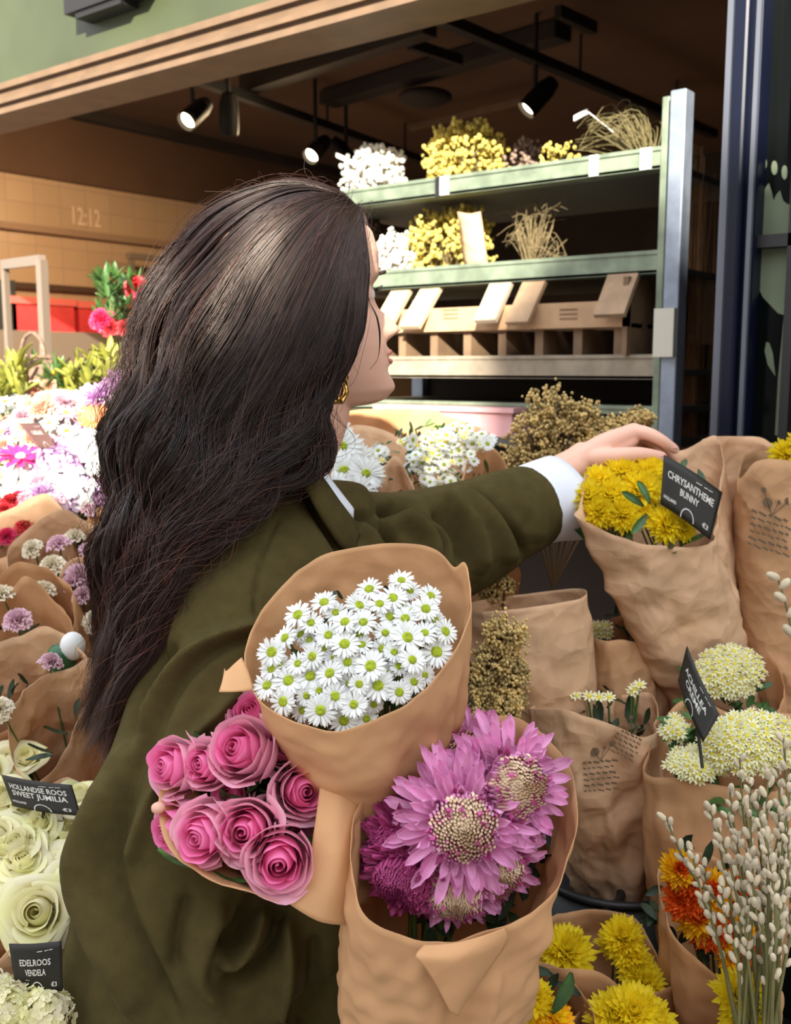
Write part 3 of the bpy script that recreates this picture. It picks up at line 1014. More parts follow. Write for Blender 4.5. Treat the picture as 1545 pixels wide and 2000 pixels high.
def rail(ptop, pbot, mm, name='rail', shelf=True, t=.02):
    zt_ = on(*ptop, 1, YR)[2]; zb_ = on(*pbot, 1, YR)[2]
    b = MB(); box(b, (xl, YR, zb_), (xr - .03, YR + t, zt_))
    box(b, (xl, YR, zb_ - .001), (xr - .03, YR + .05, zb_ + .006))
    box(b, (xl, YR - .004, zt_ - .006), (xr - .03, YR + t + .004, zt_ + .002))
    o = part(name, b, mm, R, smooth=False)
    if shelf:
        s = MB(); box(s, (xl, YR + .02, zb_ + .005), (xr - .03, YR + .52, zb_ + .02)); part('shelf', s, mat('shelf_metal', (0.10, 0.10, 0.085), rough=.6), R, smooth=False)
    return zt_, zb_


r1 = rail((1280, 289), (1280, 329), M_RAIL)
r2 = rail((1272, 491), (1272, 533), M_RAIL)
r3 = rail((1260, 694), (1260, 740), mat('rail_timber', (0.30, 0.25, 0.18), rough=.6, var=.15, vscale=30), 'timber_rail')
r4 = rail((1260, 795), (1260, 816), M_RAIL)
# price holders clipped on the top rail
for px, w in ((868, .012), (1160, .010), (1262, .012)):
    q = on(px, 395 if px < 900 else (320 if px < 1200 else 300), 1, YR - .006)
    q[2] = (r1[0] + r1[1]) / 2
    b = MB(); obox(b, q, (w, 0, 0), (0, .003, 0), (0, 0, .022)); part('price_clip', b, mat('clip_white', (.8, .8, .76), rough=.4), R, smooth=False)
q = on(858, 395, 1, YR - .004); q[2] = (r1[0] + r1[1]) / 2
b = MB(); obox(b, q, (.012, 0, .004), (0, .002, 0), (0, 0, .024)); part('price_clip', b, M_BLACK, R, smooth=False)
b = MB(); q = on(1300, 650, 1, YR - .035); obox(b, q, (.022, 0, 0), (0, .012, 0), (0, 0, .05)); part('bracket', b, mat('bracket_worn', (.6, .57, .48), rough=.5), R, smooth=False)
b = MB(); box(b, (xl, YR + .53, .2), (xr, YR + .55, zpt - .5)); part('back_panel', b, M_DARK, R, smooth=False)

# wooden crate on the second shelf
M_WOOD = mat('crate_wood', (0.44, 0.30, 0.18), rough=.7, var=.18, vscale=14, bump=.3, bscale=90)
M_WOODD = mat('crate_wood_dark', (0.20, 0.125, 0.07), rough=.75, var=.2, vscale=14)
zc1, zc0 = on(1200, 590, 1, YR + .03)[2], on(1200, 640, 1, YR + .03)[2]
xc0, xc1 = on(700, 620, 1, YR + .03)[0] - .1, on(1245, 620, 1, YR + .03)[0]
cr_ = thing('wooden_crate', 'long brown wooden crate on the rack below the dried flowers', 'crate', ((xc0 + xc1) / 2, YR + .2, r3[0]))
b = MB(); box(b, (xc0, YR - .02, zc0), (xc1, YR - .005, zc1)); part('front_board', b, mat('crate_front', (0.50, 0.31, 0.17), rough=.7, var=.12, vscale=20), cr_, smooth=False)
b = MB(); box(b, (xc1 - .012, YR - .02, r3[0]), (xc1, YR + .32, zc1 + .05)); part('end_board', b, M_WOODD, cr_, smooth=False)
b = MB(); box(b, (xc0, YR - .02, r3[0]), (xc0 + .012, YR + .32, zc1 + .05)); part('end_board', b, M_WOODD, cr_, smooth=False)
for k in range(4):
    b = MB(); y = YR + .0 + k * .085; box(b, (xc0, y, zc0 - .002), (xc1, y + .055, zc0 + .008)); part('floor_slat', b, M_WOOD, cr_, smooth=False)
for k in range(9):
    b = MB(); x = xc0 + .06 + k * (xc1 - xc0 - .1) / 8; box(b, (x, YR - .0, r3[0]), (x + .022, YR + .30, zc0 - .002)); part('cross_bearer', b, M_WOODD, cr_, smooth=False)
b = MB(); box(b, (xc0, YR + .3, r3[0]), (xc1, YR + .315, zc1)); part('back_board', b, M_WOODD, cr_, smooth=False)
# faint stamp on the front board
for px in (880, 1110):
  for a in range(3):
    b = MB()
    q = on(px, 615, 1, YR - .0212)
    if 1:
        obox(b, q + [0, 0, .012 - a * .01], (.022, 0, 0), (0, .0006, 0), (0, 0, .0016))
    part('stamp_line', b, M_WOODD, cr_, smooth=False)
# boards leaning out over the crate front
for k, (tx, ty, bx, by, w, mm, lab) in enumerate((
        (787, 566, 750, 632, .030, 'a', 'pale board leaning on the crate, closest to the face'),
        (846, 560, 800, 640, .030, 'a', 'pale board leaning on the crate, second from the face'),
        (985, 543, 948, 628, .030, 'b', 'grey-brown board leaning on the crate, left one of the middle pair'),
        (1050, 540, 1010, 632, .030, 'c', 'brown board leaning on the crate, right one of the middle pair'),
        (1225, 520, 1190, 617, .036, 'c', 'wide brown board leaning at the right end of the crate'))):
    t = on(tx, ty, 1, YR + .02); b_ = on(bx, by, 1, YR - .06)
    mm = {'a': mat('board_pale', (0.62, 0.50, 0.30), rough=.7, var=.08), 'b': mat('board_grey', (0.52, 0.42, 0.30), rough=.7, var=.08), 'c': mat('board_brown', (0.42, 0.28, 0.17), rough=.7, var=.1)}[mm]
    b = MB(); ax = (t - b_) / 2; nx = nrm(np.cross([1, 0, 0], ax)) * .006
    obox(b, (t + b_) / 2, (w, 0, 0), ax, nx)
    single('leaning_board', lab, 'board', b, mm, 'boards leaning on the crate', smooth=False)
# pink crate at the lower shelf
p0, p1 = on(800, 815, 1, YR - .05), on(1000, 815, 1, YR - .05)
b = MB(); zt_ = on(900, 797, 1, YR - .05)[2]; zb_ = on(900, 850, 1, YR - .05)[2]
box(b, (p0[0] - .1, YR - .05, zb_), (p1[0], YR + .25, zt_)); box(b, (p0[0] - .11, YR - .06, zt_ - .008), (p1[0] + .01, YR + .26, zt_ + .003))
r_ = single('pink_crate', 'pale pink box on the lowest rack level behind the flowers', 'box', b, mat('pink_card', (0.78, 0.42, 0.42), rough=.6), smooth=False)
# support for it: lowest shelf
s = MB(); box(s, (xl, YR - .05, zb_ - .02), (xr - .03, YR + .52, zb_ - .001)); part('shelf', s, mat('shelf_metal', (0, 0, 0)), R, smooth=False)


# dried flowers on the top shelf
def dried_bunch(name, label, px, py, w, h, y, m, seed, n=260, rb=.006, stemm=GRASS, zbase=None, bunch=1.0):
    """bushy bunch: thin branching stalks ending in small buds"""
    g = np.random.default_rng(seed)
    c = on(px, py, 1, y); z0_ = r1[1] + .02 if zbase is None else zbase
    root = thing(name, label, 'dried flowers', (c[0], y, z0_), 'dried flower bunches on the rack')
    foot = np.array([c[0], y, z0_])
    st = MB(); bl = MB()
    for i in range(n):
        d = nrm(g.normal(size=3)) * g.uniform(.15, 1) ** (1 / 3)
        q = c + d * [w, w * .7, h]
        if q[2] < z0_ + .015: q[2] = z0_ + .015 + g.uniform(0, .03)
        if i % 6 == 0:
            tube(st, cat([foot + g.normal(size=3) * [.012, .012, 0], (foot * .4 + q * .6) + g.normal(size=3) * .01, q], 5), .0012, 4, caps=False)
        for k in range(3):
            sphere(bl, q + g.normal(size=3) * rb * 1.1, rb * g.uniform(.6, 1.1), 6, 5, sc=(1, 1, g.uniform(.8, 1.3)))
    b = part('blossom', bl, m, root); b['kind'] = 'stuff'
    part('stalks', st, stemm, root)
    return root


dried_bunch('dried_white_flowers', 'bunch of white dried flowers on the top shelf, nearest her head', 730, 345, .095, .08, YR + .14, DRYW, 1, 230, .0075)
dried_bunch('dried_yellow_flowers', 'bunch of yellow dried flowers on the top shelf', 908, 318, .118, .105, YR + .16, DRYY, 2, 420, .0072)
dried_bunch('dried_brown_flowers', 'greyish brown dried bunch right of the yellow one', 1018, 322, .055, .06, YR + .22, mat('dried_grey', (0.26, 0.18, 0.14), rough=.8), 3, 110, .006)
dried_bunch('dried_yellow_flowers', 'small yellow dried sprig at the middle of the top rail', 1090, 312, .05, .04, YR + .12, DRYY, 4, 40, .006)
zm = r2[1] + .02
dried_bunch('dried_yellow_flowers', 'bunch of yellow dried flowers on the middle shelf', 880, 480, .13, .10, YR + .15, DRYY, 5, 400, .0072, zbase=zm)
dried_bunch('dried_white_flowers', 'white dried flowers on the middle shelf beside her face', 780, 505, .075, .075, YR + .12, DRYW, 6, 220, .007, zbase=zm)
dried_bunch('dried_brown_flowers', 'dark brown dried bunch under the top rail, next to her hair', 722, 470, .05, .06, YR + .25, mat('dried_dark', (0.08, 0.045, 0.03), rough=.8), 7, 90, .008, zbase=zm)
# paper band around the middle yellow bunch
b = MB(); G = np.array([[on(893 + 3 * k + u * 46, 418 + 22 * k - abs(u - .5) * 10, 1, YR + .015 - .01 * math.sin(u * 3.1)) for u in np.linspace(0, 1, 6)] for k in range(6)])
b.add(G.reshape(-1, 3), gridf(6, 6))
o = single('paper_band', 'short brown paper sleeve around the middle yellow bunch', 'paper sleeve', b, KRAFT2); md = o.modifiers.new('s', 'SOLIDIFY'); md.thickness = .002


def grass_bunch(label, root_px, tips, y, n, seed, m=GRASS, zb=None, name='dried_grass'):
    g = np.random.default_rng(seed)
    f = on(*root_px, 1, y)
    if zb is not None: f[2] = zb
    r = thing(name, label, 'dried grass', f, 'dried grasses on the rack')
    mb = MB()
    for i in range(n):
        t = tips[i % len(tips)]
        q = on(t[0] + g.normal() * 14, t[1] + g.normal() * 8, 1, y + g.normal() * .05)
        mid = (f + q) / 2 + np.array([0, 0, .05 + g.normal() * .02]) + g.normal(size=3) * .015
        tube(mb, cat([f + g.normal(size=3) * .006, mid, q], 9), np.linspace(.0014, .0006, 9), 4, caps=False)
    part('blades', mb, m, r)['kind'] = 'stuff'
    return r


grass_bunch('wispy dried grass arching over the right end of the top rail', (1270, 300), [(1150, 250), (1175, 240), (1215, 238), (1130, 285), (1190, 262), (1250, 250)], YR + .15, 110, 3, mat('grass_dark', (0.16, 0.13, 0.05)), zb=r1[1] + .02)
grass_bunch('drooping dried grass on the middle shelf right of the yellow bunch', (1040, 500), [(1010, 420), (1050, 400), (1080, 410), (1000, 470), (1095, 500)], YR + .12, 90, 4, zb=zm)
grass_bunch('orange-brown dried grass standing between rack and navy post', (1350, 600), [(1345, 290), (1355, 330), (1370, 350), (1340, 380), (1360, 300)], YR + .3, 70, 5, mat('grass_orange', (0.30, 0.14, 0.05)), zb=0.02)
# tag wires sticking up
for (x0, y0, x1, y1, lab) in ((640 + 18, 303, 690, 318, 'thin pale label stick above her hair, left of the white flowers'), (1122, 232, 1148, 218, 'small white label stick on top of the wispy grass')):
    b = MB(); obox(b, (on(x0, y0, 1, YR + .1) + on(x1, y1, 1, YR + .1)) / 2, (on(x1, y1, 1, YR + .1) - on(x0, y0, 1, YR + .1)) / 2, (0, .004, 0), (0, 0, .006))
    tube(b, [on(x1, y1, 1, YR + .1), on(x1 + 50, y1 + (60 if x1 < 900 else 40), 1, YR + .1)], .0012, 5)
    single('label_stick', lab, 'label', b, mat('clip_white', (.8, .8, .76)), smooth=False)

# ------------------------------------------------------------------ the woman
SKIN = bpy.data.materials.new('skin'); SKIN.use_nodes = True
_b = SKIN.node_tree.nodes['Principled BSDF']
_b.inputs['Base Color'].default_value = (0.86, 0.51, 0.38, 1)
_b.inputs['Roughness'].default_value = 0.5
_b.inputs['Specular IOR Level'].default_value = .35
_b.inputs['Subsurface Weight'].default_value = 0.2
_b.inputs['Subsurface Radius'].default_value = (.9, .3, .15)
_b.inputs['Subsurface Scale'].default_value = 0.006


def remesh(mb, vox, smooth_it=0, name='tmp'):
    me = mb.mesh(name, SKIN)
    o = bpy.data.objects.new(name, me); COL.objects.link(o)
    md = o.modifiers.new('r', 'REMESH'); md.mode = 'VOXEL'; md.voxel_size = vox
    if smooth_it:
        sm = o.modifiers.new('s', 'SMOOTH'); sm.iterations = smooth_it; sm.factor = .5
    bpy.context.view_layer.update()
    me2 = bpy.data.meshes.new_from_object(o.evaluated_get(bpy.context.evaluated_depsgraph_get()))
    bpy.data.objects.remove(o)
    n = len(me2.vertices)
    V = np.zeros(n * 3); me2.vertices.foreach_get('co', V); V = V.reshape(-1, 3)
    Nn = np.zeros(n * 3); me2.vertices.foreach_get('normal', Nn); Nn = Nn.reshape(-1, 3)
    tot = np.zeros(len(me2.polygons), int); me2.polygons.foreach_get('loop_total', tot)
    lv = np.zeros(len(me2.loops), int); me2.loops.foreach_get('vertex_index', lv)
    assert (tot == 4).all()
    F = lv.reshape(-1, 4)
    bpy.data.meshes.remove(me2)
    return V, Nn, F


woman_at = P(480, 1500, 1.12) * np.array([1, 1, 0])
W_ = thing('person', 'person with long wavy dark hair and olive coat reaching for yellow flowers', 'person', woman_at)

# head frame
_f = nrm(np.cos(math.radians(17)) * RT + math.sin(math.radians(17)) * nrm([FW[0], FW[1], 0]) + np.array([0, 0, .07]))
_l = nrm(np.cross([0, 0, 1], _f)); _u = np.cross(_f, _l)
HC = P(584, 592, 1.115)
HR = np.stack([_f, _l, _u], 1)


def hp(x, y, z): return HC + HR @ np.array([x, y, z])


body = MB()
# head loft
zk = np.array([-.116, -.112, -.10, -.085, -.068, -.05, -.03, -.01, .01, .03, .05, .07, .09, .105, .114, .117])
xf = np.array([.070, .088, .0985, .0960, .0930, .0925, .0865, .0770, .0800, .0890, .0900, .0850, .070, .048, .024, .002])
xb = np.array([.000, -.008, -.022, -.035, -.050, -.066, -.082, -.092, -.098, -.100, -.099, -.093, -.078, -.056, -.03, -.002])
ww = np.array([.018, .028, .040, .050, .058, .0635, .067, .069, .071, .0735, .075, .072, .061, .045, .024, .002])
zs_ = np.linspace(-.116, .117, 100)
XF, XB, WW = np.interp(zs_, zk, xf), np.interp(zs_, zk, xb), np.interp(zs_, zk, ww)
nth = 120
th = np.linspace(0, 2 * np.pi, nth, endpoint=False)
rings = []
for z, f_, b_, w in zip(zs_, XF, XB, WW):
    c = np.cos(th); s = np.sin(th)
    mx = (f_ + b_) / 2 * .3
    x = np.where(c > 0, mx + (f_ - mx) * np.sign(c) * np.abs(c) ** .85, mx + (mx - b_) * c)
    y = w * np.sign(s) * np.abs(s) ** .9
    fr = (c > 0)
    def G_(a, b, s_): return np.exp(-((a - b) / s_) ** 2)
    d = np.zeros(nth)
    nz = np.interp(z, [-.050, -.044, -.036, -.028, -.010, .008, .018], [0, .010, .026, .024, .013, .004, 0])
    nw_ = np.interp(z, [-.046, -.036, -.01, .01], [.013, .012, .0085, .007])
    d += nz * G_(y, 0, nw_)
    d += np.interp(z, [-.046, -.038, -.030], [0, .009, 0]) * (G_(y, .013, .006) + G_(y, -.013, .006))
    d += .0075 * G_(z, -.0585, .0052) * G_(y, 0, .017) + .0075 * G_(z, -.0700, .0056) * G_(y, 0, .015)
    d -= .003 * G_(z, -.0640, .0022) * G_(y, 0, .020)
    d -= .004 * G_(z, -.079, .006) * G_(y, 0, .02)
    d += .004 * G_(z, -.098, .012) * G_(y, 0, .02)
    d -= .009 * G_(z, .004, .012) * (G_(y, .031, .014) + G_(y, -.031, .014))
    d += .0035 * G_(z, .022, .008) * (G_(y, .028, .018) + G_(y, -.028, .018))
    d += .003 * G_(z, -.025, .018) * (G_(y, .045, .016) + G_(y, -.045, .016))
    x = x + np.where(fr, d, 0)
    rings.append(HC + (HR @ np.stack([x, y, np.full(nth, z)])).T)
loft(body, rings, caps=True)
# eyelids
for sgn in (-1, 1):
    sphere(body, hp(.0660, sgn * .031, .004), .0112, 16, 10)
# neck and shoulders
neck = PS([(598, 735, 1.135), (600, 800, 1.14), (576, 870, 1.145), (560, 930, 1.15), (570, 1010, 1.15), (560, 1080, 1.14)])
neck = cat(neck, 18)
tube(body, neck, np.interp(np.linspace(0, 1, 18), [0, .3, .6, .8, 1], [.047, .048, .049, .058, .085]), 32)
TOR = [(600, 1000, 1.145, .050, .080), (585, 1060, 1.14, .080, .130), (545, 1170, 1.135, .090, .150), (490, 1350, 1.13, .105, .150),
       (455, 1550, 1.14, .105, .135), (435, 1800, 1.15, .120, .150), (425, 2060, 1.16, .135, .165), (425, 2350, 1.18, .13, .16)]
TF = nrm([RT[0], RT[1], 0] * np.array([1, 1, 1]) - .12 * nrm([FW[0], FW[1], 0])); TL = nrm(np.cross([0, 0, 1], TF))


def tor_ring(px, py, d, a, b, n=48, sq=2.3):
    c = P(px, py, d); t = np.linspace(0, 2 * np.pi, n, endpoint=False)
    ct, st = np.cos(t), np.sin(t)
    q = (np.abs(ct) ** sq + np.abs(st) ** sq) ** (-1 / sq)
    return c + np.outer(a * ct * q, TF) + np.outer(b * st * q, TL)


loft(body, [tor_ring(*r) for r in TOR], caps=True)
hip = P(425, 2200, 1.17)
for sgn, fx in ((-1, .03), (1, -.04)):
    a_ = hip + TL * sgn * .085
    foot = np.array([a_[0], a_[1], 0]) + TF * fx
    knee = (a_ + foot) / 2 + TF * .02; knee[2] = .47
    tube(body, cat([a_ + [0, 0, .05], (a_ + knee) / 2, knee, knee * .5 + foot * .5 + [0, 0, 0], foot + [0, 0, .09], foot + [0, 0, .03]], 24),
         np.interp(np.linspace(0, 1, 24), [0, .4, .55, .7, .9, 1], [.09, .062, .055, .052, .036, .036]), 20)
    tube(body, cat([foot + [0, 0, .045] - TF * .05, foot + [0, 0, .045], foot + TF * .09 + [0, 0, .036], foot + TF * .17 + [0, 0, .024]], 12), [.030, .034, .036, .037, .038, .038, .037, .036, .034, .03, .024, .014], 14)
# left arm (reaching)
LARM = [(700, 1075, 1.22, .052), (800, 1068, 1.30, .045), (905, 1038, 1.37, .041), (1000, 990, 1.43, .036), (1075, 940, 1.475, .030), (1125, 908, 1.493, .0260), (1150, 890, 1.50, .0255)]
pa = cat(PS([q[:3] for q in LARM]), 40); ra = np.interp(np.linspace(0, 1, 40), np.linspace(0, 1, len(LARM)), [q[3] for q in LARM])
tube(body, pa, ra, 22)
# left hand: back of the hand up, index over the edge of the card, thumb below


def chain(mb, pts, rad, n=14, sides=14):
    p = cat(PS(pts) if len(pts[0]) == 3 and pts[0][0] > 50 else pts, n)
    tube(mb, p, np.interp(np.linspace(0, 1, n), np.linspace(0, 1, len(rad)), rad), sides)
    sphere(mb, p[-1], rad[-1], 12, 9)
    sphere(mb, p[0], rad[0], 12, 9)


KN = [(1240, 842, 1.490), (1238, 841, 1.512), (1235, 846, 1.534), (1228, 855, 1.556)]
for k, q in enumerate(KN):
    chain(body, [(1128, 905 - 4 * (k == 1), 1.487 + .010 * k), (1180, 868 + 2 * k, 1.487 + .015 * k), q], [.0205, .0165, .0118])
    chain(body, [(1150, 900, 1.490 + .010 * k), (1195, 880 + 2 * k, 1.490 + .015 * k), (q[0] - 5, q[1] + 18, q[2])], [.0175, .0155, .010])
chain(body, [KN[0], (1268, 848, 1.478), (1292, 860, 1.474), (1318, 878, 1.482)], [.0112, .0100, .0088, .0070], 18)
chain(body, [KN[1], (1272, 853, 1.508), (1300, 872, 1.510), (1316, 895, 1.518)], [.0112, .0100, .0088, .0070], 18)
chain(body, [KN[2], (1265, 858, 1.536), (1286, 880, 1.540), (1290, 908, 1.545)], [.0108, .0095, .0082, .0068], 18)
chain(body, [KN[3], (1252, 868, 1.560), (1264, 890, 1.562), (1264, 912, 1.560)], [.0098, .0085, .0075, .0062], 18)
chain(body, [(1160, 896, 1.478), (1205, 892, 1.462), (1250, 888, 1.462), (1292, 893, 1.474)], [.0150, .0135, .0110, .0085], 18)
# right arm, bent at the elbow, hand closed round the three bouquets
RARM = [(475, 1190, 1.01, .048), (425, 1400, .985, .045), (370, 1620, .965, .042), (350, 1750, .970, .041), (440, 1790, .985, .037), (560, 1750, .99, .031), (660, 1700, .985, .0265), (700, 1680, .98, .026)]
pa = cat(PS([q[:3] for q in RARM]), 50); ra = np.interp(np.linspace(0, 1, 50), np.linspace(0, 1, len(RARM)), [q[3] for q in RARM])
tube(body, pa, ra, 22)
GRIP = P(765, 1655, .93)       # where the three wraps meet
ga = nrm(-UP * .9 + RT * .35)   # direction of the stems there (downwards)
side = nrm(np.cross(ga, FW))
for k in range(4):
    o_ = GRIP - ga * (.036 - k * .022)
    base = P(715, 1675, .985) - ga * (.030 - k * .020)
    rr = .034
    kn = o_ + FW * .055 - RT * .005
    pts = [base, kn, o_ + FW * .040 + RT * .036, o_ + RT * .046 - FW * .004, o_ - FW * .030 + RT * .030]
    chain(body, np.array(pts), [.016, .0112, .0100, .0088, .0070], 22)
chain(body, np.array([P(715, 1660, .975), GRIP - RT * .040 + FW * .01 - ga * .01, GRIP - RT * .038 - FW * .022, GRIP - RT * .012 - FW * .038 + ga * .005]), [.016, .0125, .0105, .0085], 18)
bv, bn, bf = remesh(body, 0.0026, 3)
m_ = MB(); m_.add(bv, bf)
part('body', m_, SKIN, W_)
# nails on the left hand
NAIL = mat('nail', (0.72, 0.34, 0.30), rough=.25)
for q in ((1317, 873, 1.476), (1291, 889, 1.467)):
    c_ = P(*q); b = MB(); sphere(b, c_, .0052, 10, 8, sc=(1.2, .9, .35), rot=frame(-FW * .5 + UP * .8)); part('nail', b, NAIL, W_)
# eyes, brows, lashes, lips
for sgn in (-1, 1):
    b = MB(); sphere(b, hp(.0678, sgn * .031, .0035), .0097, 16, 12, mi=0)
    e = part('eye', b, mat('eye_white', (.8, .78, .74), rough=.2), W_)
    b = MB(); sphere(b, hp(.0743, sgn * .0312, .0035), .0040, 14, 8, sc=(.7, 1, 1)); part('iris', b, mat('iris_brown', (.05, .02, .01), rough=.15), e)
    b = MB()
    for k in range(14):
        u = (k / 13 - .5)
        a = hp(.0775 - abs(u) * .006, sgn * .031 + u * .026, .0085 - u * u * .012)
        tube(b, [a, a + HR @ np.array([.0050, u * .004, .0010]), a + HR @ np.array([.0085, u * .007, .0045])], [.0004, .0003, .0001], 4)
    part('eyelashes', b, mat('lash', (.01, .006, .005)), W_)
    b = MB(); u = np.linspace(-1, 1, 9)
    tube(b, [hp(.0895 - .010 * q * q, sgn * .031 + sgn * q * .018, .0235 + .003 * (1 - q * q)) for q in u], .0022 * (1 - .5 * u ** 2), 6); part('eyebrow', b, mat('brow', (.03, .015, .01), rough=.8), W_)
LIP = mat('lips', (0.58, 0.20, 0.17), rough=.4)
b = MB()
for zc, xo, rr in ((-.0590, .0895, .0030), (-.0698, .0890, .0034)):
    u = np.linspace(-1, 1, 11)
    tube(b, [hp(xo + .0085 - .010 * q * q, q * .021, zc + (-.0025 if zc > -.065 else .0025) * q * q) for q in u], rr * (1 - .75 * u ** 2) + .0004, 8)
part('lips', b, LIP, W_)
# right ear and earring
b = MB()
ec = hp(-.012, -.0695, -.012)
u = np.linspace(0, 2 * np.pi, 22)
tube(b, [ec + HR @ np.array([.013 * math.cos(q) - .004 * math.sin(q), -.006 - .004 * math.cos(q), .027 * math.sin(q)]) for q in u], .0042, 8)
sphere(b, ec + HR @ np.array([.0, -.002, -.004]), .012, 14, 10, sc=(1, .4, 1.6), rot=HR)
sphere(b, ec + HR @ np.array([.004, -.005, -.027]), .0085, 12, 8, sc=(1, .6, 1.2), rot=HR)
part('ear', b, SKIN, W_)
GOLD = mat('gold', (0.80, 0.50, 0.16), rough=.22, metal=1.0)
er = None
ecx = P(660, 762, 1.035)
b = MB()
u = np.linspace(0, 2 * np.pi * .93, 26)
ex = nrm(RT * .8 + FW * .5); ez = np.array([0, 0, 1.0])
tube(b, [ecx + ex * .0095 * math.cos(q + 1.4) + ez * .0120 * math.sin(q + 1.4) + FW * .0015 * math.sin(q * 6) for q in u], .0026 + .0008 * np.sin(u * 7), 10)
tube(b, [ecx + ex * .0068 * math.cos(q + 1.2) + ez * .0090 * math.sin(q + 1.2) - FW * .003 + FW * .003 * math.sin(q * 6 + 2) for q in u], .0020 + .0006 * np.sin(u * 9), 8)
sphere(b, ecx + ex * .008 + ez * .013, .0042, 12, 8)
for k in range(5):
    sphere(b, ecx - ex * (.004 + .003 * k) - ez * (.010 - .0035 * k), .0026, 8, 6)
part('earring', b, GOLD, W_)

# ---- coat
COAT = mat('coat_olive', (0.080, 0.062, 0.022), rough=.95, spec=.08, sheen=.0, var=.10, vscale=55, bump=.5, bscale=900)
coat = MB()
CT = [(625, 945, 1.15, .050, .055), (612, 985, 1.15, .070, .085), (590, 1050, 1.14, .095, .135), (552, 1150, 1.13, .114, .165), (518, 1300, 1.125, .122, .172),
      (480, 1450, 1.13, .130, .178), (452, 1620, 1.14, .140, .180), (430, 1800, 1.15, .152, .190), (420, 2050, 1.16, .180, .205), (420, 2400, 1.18, .22, .23), (425, 2700, 1.20, .24, .25)]
ct_ = cat(np.array(CT), 40)
loft(coat, [tor_ring(*r, n=72, sq=2.2) for r in ct_], caps=True)
# shoulder to elbow to forearm
RS = [(575, 1035, 1.10, .070), (520, 1120, 1.05, .092), (470, 1230, 1.01, .102), (430, 1380, .985, .092), (380, 1540, .97, .088), (348, 1680, .965, .081), (355, 1790, .975, .078), (440, 1830, .99, .076), (580, 1790, 1.0, .068), (680, 1730, .99, .056)]
pr_ = cat(PS([q[:3] for q in RS]), 60); rr_ = np.interp(np.linspace(0, 1, 60), np.linspace(0, 1, len(RS)), [q[3] for q in RS])
tube(coat, pr_, rr_, 40)
tube(coat, cat(PS([(358, 1740, .975), (400, 1900, .985), (450, 2060, 1.0), (500, 2250, 1.02)]), 16), np.interp(np.linspace(0, 1, 16), [0, .4, 1], [.076, .074, .06]), 30)
LS = [(640, 1060, 1.18, .070), (715, 1085, 1.23, .078), (800, 1080, 1.30, .078), (900, 1050, 1.37, .074), (985, 1010, 1.43, .067), (1045, 985, 1.462, .062)]
pl_ = cat(PS([q[:3] for q in LS]), 50); rl_ = np.interp(np.linspace(0, 1, 50), np.linspace(0, 1, len(LS)), [q[3] for q in LS])
tube(coat, pl_, rl_, 40)
cv, cn, cf = remesh(coat, 0.0036, 26)
px, py, dd = to_px(cv)
facing = np.clip(-(cn @ FW) * 2, 0, 1)
FOLDS = [  # polyline px, width px, height m
    ([(243, 1450), (205, 1580), (182, 1700), (200, 1810), (255, 1905), (310, 2010)], 26, .014),
    ([(285, 1440), (243, 1560), (222, 1700), (250, 1800), (300, 1900), (350, 2000)], 16, -.010),
    ([(545, 1212), (440, 1235), (360, 1275), (300, 1345), (262, 1430)], 14, .009),
    ([(545, 1228), (450, 1256), (375, 1300), (320, 1370), (285, 1460)], 12, -.006),
    ([(335, 1490), (285, 1580), (245, 1690)], 16, .007), ([(470, 1350), (400, 1420), (340, 1490)], 14, .006),
    ([(420, 1420), (350, 1500), (300, 1590)], 14, -.006),
    ([(520, 1770), (500, 1830), (455, 1875), (420, 1870)], 14, .016), ([(548, 1765), (535, 1840), (490, 1905), (430, 1925)], 14, -.016),
    ([(490, 1770), (470, 1815), (430, 1850)], 12, -.013), ([(430, 1760), (400, 1830), (390, 1900), (430, 1960)], 18, .012),
    ([(560, 1790), (560, 1900), (520, 2000)], 18, .014), ([(610, 1830), (620, 1930), (600, 2010)], 16, -.010),
    ([(370, 1750), (350, 1830), (340, 1900)], 15, -.008),
    ([(905, 945), (935, 965), (968, 992), (1003, 1035), (1018, 1065), (1020, 1090)], 8, -0.0247), ([(885, 955), (925, 985), (960, 1020), (985, 1065), (990, 1100)], 16, 0.0120),
    ([(740, 1000), (775, 988), (805, 996), (834, 1018), (867, 1057), (872, 1100)], 10, -0.0285), ([(770, 1010), (800, 1025), (828, 1055), (838, 1100)], 13, 0.0150),
    ([(845, 970), (880, 992), (912, 1025), (930, 1070), (930, 1120)], 14, 0.0150), ([(850, 995), (880, 1020), (900, 1055), (905, 1110)], 9, -0.0171),
    ([(950, 925), (1000, 965), (1040, 1010), (1050, 1060)], 16, 0.0090),
    ([(700, 1000), (738, 1022), (768, 1060), (775, 1090)], 9, -0.0209), ([(690, 1030), (725, 1050), (745, 1085)], 12, 0.0090),
    ([(586, 935), (608, 970), (631, 1006), (655, 1042), (680, 1085)], 8, -0.0152),
    ([(548, 1000), (520, 1060), (505, 1120), (500, 1185), (510, 1230)], 4, -.0035),
    ([(260, 1500), (190, 1650), (150, 1800), (120, 2000)], 22, .007), ([(330, 1250), (270, 1360), (235, 1450)], 15, -.009),
]


def segdist(x, y, poly):
    poly = cat([(a, b, 0) for a, b in poly], 24)[:, :2]
    best = np.full(len(x), 1e9); tt = np.zeros(len(x))
    for k in range(len(poly) - 1):
        a = poly[k]; b = poly[k + 1]; ab = b - a
        t = np.clip(((x - a[0]) * ab[0] + (y - a[1]) * ab[1]) / (ab @ ab + 1e-9), 0, 1)
        d = np.hypot(x - a[0] - t * ab[0], y - a[1] - t * ab[1])
        mk = d < best
        best[mk] = d[mk]; tt[mk] = (k + t[mk]) / (len(poly) - 1)
    return best, tt


